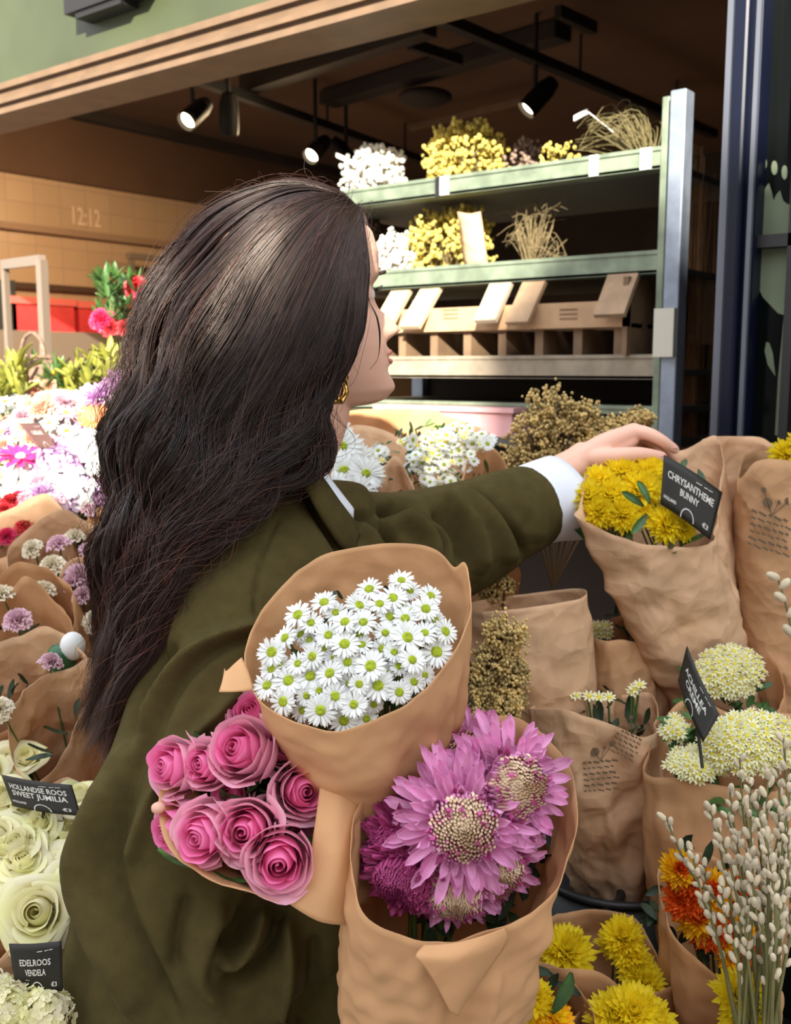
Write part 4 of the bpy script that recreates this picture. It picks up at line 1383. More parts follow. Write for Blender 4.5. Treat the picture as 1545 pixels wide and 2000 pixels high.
disp = np.zeros(len(cv))
for poly, w, hgt in FOLDS:
    d, t = segdist(px, py, poly)
    taper = np.clip(np.minimum(t, 1 - t) * 5 + .25, 0, 1)
    disp += 1.5 * hgt * np.exp(-(d / w) ** 2) * taper * facing
# broad cloth waviness everywhere (all sides)
S1 = Sines(5, 10, 9.0)
disp += .0035 * S1(cv) * 1.0
cv = cv + cn * disp[:, None]
# open the sleeve end and the back, colour only by material
m_ = MB(); m_.add(cv, cf)
part('coat', m_, COAT, W_)
# coat collar and lapel
def band(pa, pb, n=24, thick=.004, sag=0.0):
    A_ = cat(PS(pa), n); B_ = cat(PS(pb), n)
    k = 7
    G = np.array([A_ * (1 - t) + B_ * t + np.array([0, 0, 1]) * sag * math.sin(math.pi * t) - FW * .006 * math.sin(math.pi * t) for t in np.linspace(0, 1, k)])
    b = MB(); b.add(G.reshape(-1, 3), gridf(k, n)); return b, thick
b, t_ = band([(588, 896, 1.045), (612, 914, 1.030), (634, 935, 1.025), (662, 975, 1.032), (690, 1014, 1.046), (704, 1045, 1.06)],
             [(572, 915, 1.020), (590, 945, 1.003), (613, 985, .997), (641, 1028, 1.004), (668, 1068, 1.022), (694, 1085, 1.05)], sag=.004)
o = part('collar', b, COAT, W_); md = o.modifiers.new('s', 'SOLIDIFY'); md.thickness = .005
b, t_ = band([(640, 950, 1.075), (665, 975, 1.10), (695, 1000, 1.14), (730, 1010, 1.17), (760, 1015, 1.20)],
             [(625, 1010, 1.075), (650, 1040, 1.085), (690, 1065, 1.11), (730, 1075, 1.15), (770, 1085, 1.18)])
o = part('lapel', b, COAT, W_); md = o.modifiers.new('s', 'SOLIDIFY'); md.thickness = .005
# shirt: collar leaf and cuff
SHIRT = mat('shirt_white', (0.80, 0.84, 0.93), rough=.7, bump=.2, bscale=300)
b, t_ = band([(616, 900, 1.055), (636, 920, 1.042), (652, 942, 1.042), (672, 968, 1.052), (692, 994, 1.066)],
             [(606, 920, 1.045), (624, 936, 1.030), (642, 960, 1.028), (668, 992, 1.040), (691, 1014, 1.062)], 20)
o = part('shirt_collar', b, SHIRT, W_); md = o.modifiers.new('s', 'SOLIDIFY'); md.thickness = .002
b = MB(); b2 = []
cufdir = nrm(P(1125, 908, 1.493) - P(1000, 985, 1.43))
for (x, y, d, r, ry) in ((1015, 995, 1.445, .058, .058), (1060, 982, 1.468, .061, .061), (1085, 977, 1.478, .062, .063), (1104, 973, 1.485, .060, .064)):
    b2.append((P(x, y, d), r, ry))
th2 = np.linspace(0, 2 * np.pi, 40, endpoint=False)
w_ = nrm(np.cross(cufdir, [0, 0, 1])); q_ = np.cross(w_, cufdir)
rings = []
for k, (c, r, ry) in enumerate(b2):
    rag = .004 * np.sin(th2 * 2 + 1) * (k / 3)
    rings.append(c + np.outer(np.cos(th2) * (ry + rag), -q_) + np.outer(np.sin(th2) * r, w_) + np.outer(.012 * (k / 3) * (-np.cos(th2)) * -1, cufdir) * 0)
rings = [r_.copy() for r_ in rings]
rings.append(rings[-1] * .93 + b2[-1][0] * .07)
rings.append(rings[0] * .93 + b2[0][0] * .07)
loft(b, rings)
part('shirt_cuff', b, SHIRT, W_)
# trousers and boots below the coat
DK = mat('trouser_black', (.015, .015, .018), rough=.8)
b = MB()
for sgn, fx in ((-1, .03), (1, -.04)):
    a_ = hip + TL * sgn * .085; foot = np.array([a_[0], a_[1], 0]) + TF * fx; knee = (a_ + foot) / 2 + TF * .02; knee[2] = .47
    tube(b, cat([a_ + [0, 0, -.05], knee, (knee + foot) / 2, foot + [0, 0, .10]], 16), np.linspace(.10, .055, 16), 20)
part('trousers', b, DK, W_)
for sgn, fx in ((-1, .03), (1, -.04)):
    a_ = hip + TL * sgn * .085; foot = np.array([a_[0], a_[1], 0]) + TF * fx
    b = MB(); tube(b, cat([foot + [0, 0, .05] - TF * .065, foot + [0, 0, .05], foot + TF * .10 + [0, 0, .044], foot + TF * .19 + [0, 0, .034]], 12), [.036, .043, .046, .047, .048, .048, .047, .046, .044, .04, .034, .022], 18)
    tube(b, [foot + [0, 0, .03], foot + [0, 0, .16]], .050, 18)
    part('boot', b, mat('boot_leather', (.02, .014, .01), rough=.35), W_)

# ---- hair
HAIR = bpy.data.materials.new('hair_dark'); HAIR.use_nodes = True
nt = HAIR.node_tree; _b = nt.nodes['Principled BSDF']
at = nt.nodes.new('ShaderNodeAttribute'); at.attribute_name = 'tone'
rp = nt.nodes.new('ShaderNodeValToRGB')
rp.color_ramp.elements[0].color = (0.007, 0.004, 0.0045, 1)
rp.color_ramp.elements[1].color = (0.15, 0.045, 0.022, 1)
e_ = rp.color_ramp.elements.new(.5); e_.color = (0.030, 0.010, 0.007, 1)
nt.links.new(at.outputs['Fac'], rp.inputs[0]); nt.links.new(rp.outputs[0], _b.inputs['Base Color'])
_b.inputs['Roughness'].default_value = .38
_b.inputs['Specular IOR Level'].default_value = .55
_b.inputs['Specular Tint'].default_value = (1.0, .86, .78, 1)
GD = [
 [(668,382,1.085),(590,366,1.10),(505,376,1.11),(412,414,1.12),(348,487,1.14),(302,575,1.14),(264,680,1.14),(244,775,1.13),(228,865,1.12),(226,940,1.10),(228,1010,1.09),(204,1095,1.08),(208,1200,1.07),(192,1310,1.06),(166,1450,1.06)],
 [(676,388,1.065),(605,378,1.045),(528,400,1.03),(448,468,1.03),(378,560,1.045),(332,660,1.045),(292,780,1.04),(262,880,1.03),(250,960,1.02),(245,1040,1.0),(225,1130,1.0),(222,1230,1.0),(205,1340,1.0),(168,1470,1.02)],
 [(684,394,1.05),(630,402,1.012),(565,446,.998),(495,525,.995),(438,630,.99),(392,730,.99),(352,830,.985),(326,920,.975),(310,1000,.965),(290,1080,.955),(262,1170,.955),(248,1260,.965),(225,1360,.98),(185,1490,1.0)],
 [(692,398,1.045),(658,425,1.005),(612,495,.985),(560,590,.975),(510,680,.97),(465,770,.965),(425,860,.955),(397,950,.945),(370,1030,.94),(335,1110,.935),(300,1190,.94),(270,1290,.95),(235,1390,.97),(188,1510,.99)],
 [(700,404,1.045),(684,455,1.005),(662,540,.985),(627,630,.975),(582,720,.97),(540,800,.965),(505,880,.955),(470,958,.945),(425,1025,.94),(362,1098,.935),(312,1185,.94),(290,1280,.95),(245,1380,.97),(190,1490,.99)],
 [(700,400,1.05),(702,480,1.010),(688,560,.998),(668,640,.99),(638,710,.983),(603,780,.98),(577,850,.97),(540,925,.96),(478,990,.95),(405,1050,.945),(335,1135,.945),(285,1230,.955),(238,1340,.97),(186,1480,.99)],
 [(700,404,1.065),(712,480,1.035),(708,550,1.025),(702,632,1.02),(680,700,1.02),(642,750,1.022),(628,800,1.02),(631,860,1.01),(597,918,1.0),(525,975,.99),(435,1028,.98),(360,1115,.975),(300,1215,.975),(248,1320,.98),(180,1460,1.0)],
 [(702,404,1.13),(706,480,1.19),(680,600,1.23),(610,700,1.23),(560,820,1.19),(510,920,1.15),(450,1020,1.11),(375,1115,1.08),(310,1225,1.06),(250,1330,1.05),(180,1460,1.05)],
 [(680,386,1.15),(580,374,1.20),(480,460,1.24),(405,600,1.23),(352,740,1.21),(302,860,1.18),(270,980,1.15),(240,1100,1.13),(220,1220,1.11),(195,1340,1.09),(165,1450,1.08)],
]
NVg = 60
GW = np.array([cat(PS(g), NVg) for g in GD])           # (9, NV, 3) closed in u
NG = len(GW)


def hair_pt(u, v, shrink=0.0):
    """u in [0,NG) around, v in [0,1] down; periodic catmull-rom in u, linear in v"""
    u = np.asarray(u) % NG; i = np.floor(u).astype(int); f = (u - i)[..., None]
    x = np.clip(v, 0, .9999) * (NVg - 1); j = np.floor(x).astype(int); g = (x - j)[..., None]
    def at_(k):
        k = k % NG
        return GW[k, j] * (1 - g) + GW[k, np.minimum(j + 1, NVg - 1)] * g
    a, b, c, d = at_(i - 1), at_(i), at_(i + 1), at_(i + 2)
    p = 0.5 * ((2 * b) + (c - a) * f + (2 * a - 5 * b + 4 * c - d) * f ** 2 + (-a + 3 * b - 3 * c + d) * f ** 3)
    cen = GW[:, j].mean(0) * (1 - g) + GW[:, np.minimum(j + 1, NVg - 1)].mean(0) * g
    return p + (cen - p) * (shrink[..., None] if np.ndim(shrink) else shrink)


uu, vv = np.meshgrid(np.linspace(0, NG, 90, endpoint=False), np.linspace(0, .955, 90), indexing='ij')
base = hair_pt(uu, vv, .03 + .22 * vv)
wob = .006 * np.sin(vv * 22 + uu * 2.1) * np.clip(vv * 2 - .5, 0, 1)
cenl = base.mean(0, keepdims=True)
base = base + (base - cenl) / (np.linalg.norm(base - cenl, axis=2, keepdims=True) + 1e-6) * wob[..., None]
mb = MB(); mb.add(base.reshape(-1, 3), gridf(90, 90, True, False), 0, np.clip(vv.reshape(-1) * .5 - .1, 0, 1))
for q in (0, 89):
    bb = mb.n; mb.add(np.vstack([base[:, q], base[:, q].mean(0)[None]]), [], 0)
    idx = np.arange(90); mb.f.append((np.stack([idx, (idx + 1) % 90, np.full(90, 90)], 1) + bb, 0))
hair_mass = mb
# strands gathered in waving locks
g = np.random.default_rng(11)
NL, SP, NS = 210, 62, 44
side_tri = np.array([[1, 0], [-.5, .866], [-.5, -.866]])


def strands(U, V1, V0, ot, orad, wamp, wph, wfr, rad, tone, lift, loose):
    """ot, orad: place of the strand in its lock (metres); wamp wave height (metres)"""
    n = len(U)
    s = np.linspace(0, 1, NS)[None, :]
    v = V0[:, None] + (V1 - V0)[:, None] * s
    env = np.clip((v - .20) / .28, 0, 1) ** 1.3
    u = U[:, None] + 0 * v
    p = hair_pt(u, v, 0.0)
    cen = hair_pt(np.zeros_like(u), v, 1.0)
    rd = p - cen; rd /= np.linalg.norm(rd, axis=2, keepdims=True) + 1e-6
    t = np.gradient(p, axis=1); t /= np.linalg.norm(t, axis=2, keepdims=True) + 1e-9
    tg = np.cross(t, rd); tg /= np.linalg.norm(tg, axis=2, keepdims=True) + 1e-9
    ph = wph[:, None] + wfr[:, None] * v * 6.283
    # the lock: flat and wide on the scalp, rounder and twisting lower down
    tw = .9 * np.sin(ph * .5)
    wt = np.interp(v, [0, .12, .35, .6, .85, 1], [.5, 1.35, 1.25, 1.0, .8, .45]); wr = np.interp(v, [0, .2, .45, .8, 1], [.12, .25, .9, .9, .5])
    a_ = ot[:, None] * wt; b_ = orad[:, None] * wr
    a2 = a_ * np.cos(tw * env) - b_ * np.sin(tw * env); b2 = a_ * np.sin(tw * env) * .7 + b_ * np.cos(tw * env)
    gr = 1 + .35 * np.clip(v - .5, 0, 1)
    side = wamp[:, None] * env * gr * np.sin(ph) + loose[:, None] * env * np.sin(ph * 1.7 + orad[:, None] * 900)
    io = lift[:, None] * (.15 + 1.6 * env) + .75 * wamp[:, None] * env * np.cos(ph + .6) + b2
    p = p + tg * (a2 + side)[..., None] + rd * io[..., None]
    t = np.gradient(p, axis=1); t /= np.linalg.norm(t, axis=2, keepdims=True) + 1e-9
    a = rd; b = np.cross(t, a); b /= np.linalg.norm(b, axis=2, keepdims=True) + 1e-9; a = np.cross(b, t)
    taper = np.minimum(1, np.minimum(s * 12 + .3, (1 - s) * 5 + .15))[0][None, :, None] * rad[:, None, None]
    out = np.stack([p + taper * (a * c + b * d) for c, d in side_tri], 2)      # n, NS, 3, 3
    base_ = (np.arange(n) * NS * 3)[:, None, None]
    k = np.arange(NS - 1)[None, :, None]; q = np.arange(3)[None, None, :]; q2 = (q + 1) % 3
    f = np.stack(np.broadcast_arrays(base_ + k * 3 + q, base_ + k * 3 + q2, base_ + (k + 1) * 3 + q2, base_ + (k + 1) * 3 + q), -1).reshape(-1, 4)
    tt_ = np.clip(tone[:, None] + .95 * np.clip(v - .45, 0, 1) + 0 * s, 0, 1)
    tt_ = np.repeat(tt_[..., None], 3, 2).reshape(-1)
    return out.reshape(-1, 3), f, tt_


NF = int(NL * .84)
lu = np.concatenate([np.linspace(-.12, 6.15, NF) + g.normal(size=NF) * .05, g.uniform(6.25, 8.9, NL - NF)])
lph = lu * 1.15 + g.normal(size=NL) * .45; lfr = 4.6 + .5 * np.sin(lu * 1.3) + g.normal(size=NL) * .12; lamp = g.uniform(.005, .0125, NL)
llift = g.uniform(-.007, .006, NL); lend = g.uniform(.90, 1.0, NL); ltone = g.uniform(0, .22, NL); lw = g.uniform(.6, 1.25, NL)
R_ = lambda a: np.repeat(a, SP)
n = NL * SP
mbh = MB()
dr_ = np.sqrt(g.uniform(0, 1, n)); da_ = g.uniform(0, 6.283, n)
o1 = strands(R_(lu), np.clip(R_(lend) - g.exponential(.05, n), .5, 1), np.clip(g.uniform(0, .03, n), 0, 1), dr_ * np.cos(da_) * .0075 * R_(lw), dr_ * np.sin(da_) * .0062 * R_(lw), R_(lamp), R_(lph) + g.normal(size=n) * .07,
             R_(lfr), g.uniform(.00024, .00042, n), R_(ltone) + g.uniform(-.08, .08, n), R_(llift), np.abs(g.normal(size=n)) * .0007)
mbh.add(o1[0], o1[1], 0, o1[2])
# loose flyaways with stronger waves
n = 420
fu = np.where(g.uniform(size=n) < .5, g.normal(size=n) * .35, g.uniform(0, 6.3, n))
o2 = strands(fu, g.uniform(.75, 1.0, n), g.uniform(0, .3, n), g.normal(size=n) * .006, g.normal(size=n) * .003, g.uniform(.004, .020, n), g.uniform(0, 6.28, n), g.uniform(3, 6, n), g.uniform(.00015, .00026, n), g.uniform(.2, .8, n), g.uniform(.001, .010, n), g.uniform(0, .006, n))
mbh.add(o2[0], o2[1], 0, o2[2])
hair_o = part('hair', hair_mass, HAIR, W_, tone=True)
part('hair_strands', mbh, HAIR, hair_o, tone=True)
# short flyaway hairs over the crown, and the lock in front of the ear
b = MB()
for i in range(150):
    uu_ = g.uniform(-.3, 5.8); v0 = g.uniform(0, .30)
    p0 = hair_pt(np.array([uu_]), np.array([v0]))[0]; p1 = hair_pt(np.array([uu_]), np.array([min(1, v0 + g.uniform(.03, .09))]))[0]
    out = nrm(p0 - HC); L = g.uniform(.006, .022)
    mid = (p0 + p1) / 2 + out * L + g.normal(size=3) * .004
    tube(b, cat([p0, mid, p1 + out * g.uniform(0, .02) + g.normal(size=3) * .008], 9), .00016, 3, caps=False, tone=.5)
for i in range(6):
    tube(b, cat(PS([(718 - i, 560 + 3 * i, 1.03), (722, 590, 1.022), (735 + i * .6, 620, 1.02), (741 + i * .5, 660, 1.022), (738, 700, 1.025), (722, 722, 1.03)]), 16), .00025, 3, caps=False, tone=.3)
part('loose_hairs', b, HAIR, hair_o, tone=True)

# ------------------------------------------------------------------ the three bouquets she holds
def zz(x, y):            # coordinates read off an enlargement of the bouquets
    return 280 + x * .5696, 1040 + y * .5696


TAIL = P(770, 1660, .935)

# --- daisies
r_d = thing('bouquet', 'brown paper bouquet of small white daisies with lime centres, topmost of the three she holds', 'bouquet', TAIL - np.array([0, 0, .0]), 'bouquets held under her arm')
rim = PS([(730, 1063, .915), (800, 1062, .915), (850, 1075, .910), (884, 1108, .900), (909, 1100, .880), (920, 1170, .850), (905, 1240, .825), (860, 1315, .800), (775, 1385, .785),
          (667, 1428, .782), (590, 1416, .790), (530, 1388, .80), (494, 1345, .815), (478, 1285, .84), (500, 1215, .865), (555, 1140, .890), (630, 1085, .905)])
G = wrap_grid(rim, P(765, 1640, .92), .030, 150, 46, bulge=.10, amp=.006, seed=3, pw=1.05, fine=.0026)
add_paper(r_d, G, KRAFT)
# the folded corner of paper at the left
c1 = np.array([[P(*q) for q in row] for row in (
    [(494, 1348, .812), (484, 1310, .825), (472, 1285, .838)],
    [(480, 1350, .806), (468, 1325, .815), (455, 1300, .828)],
    [(455, 1352, .802), (447, 1335, .808), (442, 1312, .820)],
    [(428, 1352, .803), (435, 1330, .812), (440, 1306, .826)])])
b = MB(); c1b = np.stack([cat(c1[:, k], 10) for k in range(3)], 1); c1c = np.stack([cat(c1b[k], 8) for k in range(10)], 0)
b.add(c1c.reshape(-1, 3), gridf(10, 8))
o = part('paper_corner', b, KRAFT, r_d); md = o.modifiers.new('s', 'SOLIDIFY'); md.thickness = .0008
DZ = [(885,165,40),(855,225,45),(925,270,38),(968,262,42),(905,360,52),(1005,410,50),(922,437,42),(780,458,50),(805,525,52),(878,548,38),(928,512,38),(875,460,32),(700,445,42),(690,383,47),(635,352,42),
      (692,307,42),(755,308,42),(640,483,45),(705,518,34),(658,562,42),(722,590,42),(688,645,45),(608,610,50),(603,543,32),(545,610,37),(480,580,44),(498,508,52),(573,493,45),(425,525,45),(440,410,45),
      (487,362,45),(530,283,45),(575,310,38),(580,425,40),(570,370,34),(620,240,42),(740,250,44),(775,195,42),(830,345,38),(820,400,38),(965,345,40),(1035,340,42),(845,290,44),(898,295,40),(765,640,38),
      (540,350,36),(965,490,34),(985,218,38),(655,430,34),(750,385,34),(860,410,34),(440,468,38),(530,450,38),(790,590,30),(915,200,36),(810,245,38),(660,275,36),(740,520,34),(560,560,34),(1000,300,34),(470,455,34),(830,480,32),(620,400,32),(740,350,32),(880,250,34)]
g = np.random.default_rng(5)
cxy = np.array([715, 1255.0])
tops = []
for i, (x, y, rr) in enumerate(DZ):
    px, py = zz(x, y)
    f = np.array([(px - cxy[0]) / 210, (py - cxy[1]) / 175])
    d = .808 + (1255 - py) / 350 * .085 + .030 * min(1.2, f @ f) + g.normal() * .004 + (.008 if rr < 37 else 0)
    nv = -FW * .80 + UP * .52 + RT * f[0] * .55 - UP * f[1] * .45 + g.normal(size=3) * .16
    R = rr * .5696 * d / FPX * 1.24
    p_ = P(px, py, d)
    place('daisy', DAISY[i % 4], r_d, p_, nv, g.uniform(0, 6), R / .0145)
    tops.append(p_ - nrm(nv) * .004)
stems(r_d, tops, P(765, 1630, .92), .0011, limit=70)
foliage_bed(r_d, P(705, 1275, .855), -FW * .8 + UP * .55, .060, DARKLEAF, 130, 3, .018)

# --- roses
r_r = thing('bouquet', 'brown paper bouquet of pink roses, leftmost of the three she holds', 'bouquet', TAIL + RT * .004, 'bouquets held under her arm')
rim = PS([(470, 1385, .925), (530, 1378, .925), (585, 1405, .915), (620, 1450, .900), (655, 1463, .885), (697, 1492, .870), (702, 1560, .850), (688, 1650, .835), (665, 1730, .825), (630, 1775, .815), (560, 1762, .800),
          (470, 1738, .795), (390, 1712, .800), (335, 1670, .815), (312, 1600, .840), (315, 1520, .870), (350, 1450, .900), (410, 1405, .915)])
G = wrap_grid(rim, P(770, 1690, .935), .026, 140, 40, bulge=.06, amp=.006, seed=8, pw=.95, fine=.0022)
add_paper(r_r, G, KRAFT)
# flap of paper standing up at the right of the roses
fl = np.array([[P(*q) for q in row] for row in (
    [(626, 1455, .855), (662, 1473, .850), (697, 1490, .850)],
    [(628, 1500, .838), (665, 1515, .832), (700, 1530, .838)],
    [(622, 1560, .822), (665, 1580, .818), (706, 1590, .830)],
    [(612, 1630, .812), (660, 1655, .806), (705, 1670, .825)],
    [(600, 1700, .806), (650, 1730, .802), (698, 1750, .822)],
    [(560, 1762, .802), (625, 1800, .802), (690, 1808, .822)])])
fa = np.stack([cat(fl[:, k], 26) for k in range(3)], 1); fb = np.stack([cat(fa[k], 12) for k in range(26)], 0)
_s = Sines(44, 10, 40.0); fb = fb - FW * (_s(fb.reshape(-1, 3)).reshape(26, 12, 1) * .0016)
b = MB(); b.add(fb.reshape(-1, 3), gridf(26, 12))
o = part('paper_flap', b, KRAFT, r_r); md = o.modifiers.new('s', 'SOLIDIFY'); md.thickness = .0008
RZ = [  # x, y, radius (zoom px), depth, tilt (right, up), scale of height
    (372, 625, 75, .900, (-.1, .75), 0), (430, 690, 62, .885, (.2, .6), 1), (480, 742, 72, .862, (.25, .35), 2),
    (105, 800, 88, .862, (-.75, .25), 3), (218, 795, 76, .850, (-.55, .25), 4), (335, 745, 98, .836, (-.38, .42), 0),
    (545, 885, 88, .835, (.38, .18), 1), (112, 1015, 84, .850, (-.8, -.1), 2), (212, 1035, 98, .818, (-.42, .02), 3), (352, 1020, 94, .812, (-.12, .12), 4),
    (468, 1125, 102, .800, (.05, .02), 0), (300, 900, 60, .856, (-.2, .3), 1), (440, 970, 55, .850, (.2, .2), 2), (510, 1020, 60, .850, (.3, .1), 4)]
tops = []
for i, (x, y, rr, d, (tr, tu), k) in enumerate(RZ):
    px, py = zz(x, y)
    nv = -FW + RT * tr + UP * tu
    R = rr * .5696 * d / FPX * 1.22
    s = R / .0215
    nn = nrm(nv)
    base = P(px, py, d) - nn * .036 * s
    place('rose', ROSE[k], r_r, base, nn, g.uniform(0, 6), (s, s, s * 1.12))
    tops.append(base)
stems(r_r, tops, P(765, 1690, .93), .0024)
b = MB(); sphere(b, P(309, 1578, .842), .006, 10, 8, sc=(1, 1, .8)); part('pale_bud', b, PEACH, r_r)
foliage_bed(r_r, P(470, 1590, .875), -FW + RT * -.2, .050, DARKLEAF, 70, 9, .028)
for q, nv, rl in (((420, 1700, .822), -FW * .6 - UP * .8, 0), ((460, 1712, .818), -FW * .5 - UP * .9 + RT * .3, 1), ((395, 1690, .825), -FW * .5 - UP * .6 - RT * .5, 2.4)):
    o = link('leaf', LEAFM, r_r); M = Matrix(frame(nrm(nv), rl).tolist()).to_4x4(); o.matrix_local = Matrix.Translation(Vector(P(*q)) - Vector(r_r.location)) @ M @ Matrix.Scale(.75, 4)

# --- large pink chrysanthemums
r_m = thing('bouquet', 'brown paper bouquet of large pink chrysanthemums, lowest and rightmost of the three she holds', 'bouquet', TAIL - RT * .004, 'bouquets held under her arm')
rim = PS([(850, 1420, .885), (920, 1402, .890), (1000, 1400, .885), (1060, 1435, .870), (1108, 1495, .850), (1130, 1565, .830), (1124, 1650, .812), (1095, 1715, .800), (1050, 1765, .790), (975, 1815, .780),
          (880, 1838, .775), (790, 1830, .775), (722, 1795, .780), (697, 1730, .790), (688, 1650, .805), (702, 1570, .825), (740, 1490, .855), (790, 1440, .875)])
G = wrap_grid(rim, P(810, 2140, .93), .052, 150, 56, bulge=.02, amp=.010, seed=12, pw=.85, fine=.0042, waist=-.12)
add_paper(r_m, G, KRAFT)
# overlapping outer sheet of this wrap
fl = np.array([[P(*q) for q in row] for row in (
    [(828, 1842, .772), (900, 1840, .768), (985, 1812, .776)],
    [(812, 1865, .766), (900, 1872, .764), (992, 1838, .780)],
    [(832, 1890, .768), (900, 1910, .772), (960, 1890, .786)],
    [(856, 1930, .776), (900, 1945, .780), (930, 1930, .794)],
    [(878, 1970, .784), (895, 1980, .790), (905, 1960, .802)])])
fa = np.stack([cat(fl[:, k], 26) for k in range(3)], 1); fb = np.stack([cat(fa[k], 14) for k in range(26)], 0)
_s = Sines(47, 10, 45.0); fb = fb - FW * (_s(fb.reshape(-1, 3)).reshape(26, 14, 1) * .0020)
b = MB(); b.add(fb.reshape(-1, 3), gridf(26, 14))
o = part('paper_flap', b, KRAFT, r_m); md = o.modifiers.new('s', 'SOLIDIFY'); md.thickness = .0008
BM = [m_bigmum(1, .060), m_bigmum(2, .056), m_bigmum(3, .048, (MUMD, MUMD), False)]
MZ = [(1098, 1010, .768, (0, .08), 0, 1.0), (1285, 868, .788, (.36, .22), 1, 1.0), (845, 1110, .812, (-.75, -.1), 2, 1.10), (950, 790, .850, (-.35, .65), 2, 1.05),
      (1210, 1165, .815, (.28, -.35), 1, .95), (1130, 770, .842, (.05, .6), 1, .95), (880, 1215, .800, (-.4, -.45), 2, 1.1), (1070, 1255, .806, (0, -.5), 1, .85), (830, 950, .845, (-.7, .3), 2, .95), (1010, 1210, .806, (-.1, -.5), 1, .85)]
tops = []
for i, (x, y, d, (tr, tu), k, s) in enumerate(MZ):
    px, py = zz(x, y)
    nv = nrm(-FW + RT * tr + UP * tu)
    base = P(px, py, d) - nv * .030 * s + nv * 0.0
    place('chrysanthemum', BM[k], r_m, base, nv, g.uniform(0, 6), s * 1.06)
    tops.append(base)
stems(r_m, tops, P(805, 2050, .93), .0030)
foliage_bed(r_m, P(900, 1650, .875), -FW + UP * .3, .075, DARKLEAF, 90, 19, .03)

# ------------------------------------------------------------------ flower displays
def bucket(label, px, py, d, r=.11, h=.30, z=None, m=None, group='dark flower buckets'):
    """bucket whose rim centre is seen at px,py,d"""
    c = P(px, py, d)
    z0_ = c[2] - h
    root = thing('bucket', label, 'bucket', (c[0], c[1], z0_), group)
    th = np.linspace(0, 2 * np.pi, 36, endpoint=False)
    ring = lambda rr, zz_: np.stack([c[0] + rr * np.cos(th), c[1] + rr * np.sin(th), np.full(36, zz_)], -1)
    b = MB(); loft(b, [ring(.01, z0_), ring(r * .78, z0_), ring(r * .80, z0_ + .01), ring(r, c[2]), ring(r * .96, c[2]), ring(r * .77, z0_ + .02), ring(.01, z0_ + .02)])
    part('bucket_body', b, m or mat('bucket_grey', (0.035, 0.042, 0.040), rough=.5), root)
    b = MB(); tube(b, [c + np.array([r * math.cos(q), r * math.sin(q), 0]) for q in np.linspace(0, 2 * np.pi, 37)], .006, 8, caps=False)
    part('rim', b, M_BLACK, root)
    if z0_ > .35:       # a crate-like stand below, so that it is carried
        b = MB(); box(b, (c[0] - r, c[1] - r, 0), (c[0] + r, c[1] + r, z0_ - .001))
    return root


AXD = nrm(-FW * .45 + UP * .9)


def fl_set(kind):
    return {'yel': YPOM, 'amber': APOM + YPOM, 'orange': OPOM, 'wmum': WMUM, 'whited': WHITED, 'pinkd': PINKD, 'mix': WHITED + PINKD + [CARN['pale'], CARN['white'], CARN['peach']],
            'hot': [CARN['hot'], CARN['red'], CARN['pale']], 'lrose': LROSE, 'small': SMALLD, 'carw': [CARN['white'], CARN['pale']], 'pale': [CARN['pale'], MPOM[0], PINKD[0]],
            'hydl': [HYD['lime']], 'hydw': [HYD['white']], 'hydm': [HYD['mauve'], HYD['white']], 'mauve': MPOM, 'wpom': WPOM + WHITED}[kind]


NAMES = {'yel': 'pompon_flower', 'amber': 'pompon_flower', 'orange': 'pompon_flower', 'wmum': 'chrysanthemum', 'whited': 'daisy', 'pinkd': 'daisy', 'mix': 'flower', 'hot': 'carnation', 'lrose': 'rose', 'small': 'floret',
         'carw': 'carnation', 'pale': 'flower', 'hydl': 'hydrangea', 'hydw': 'hydrangea', 'hydm': 'hydrangea', 'mauve': 'pompon_flower', 'wpom': 'flower'}


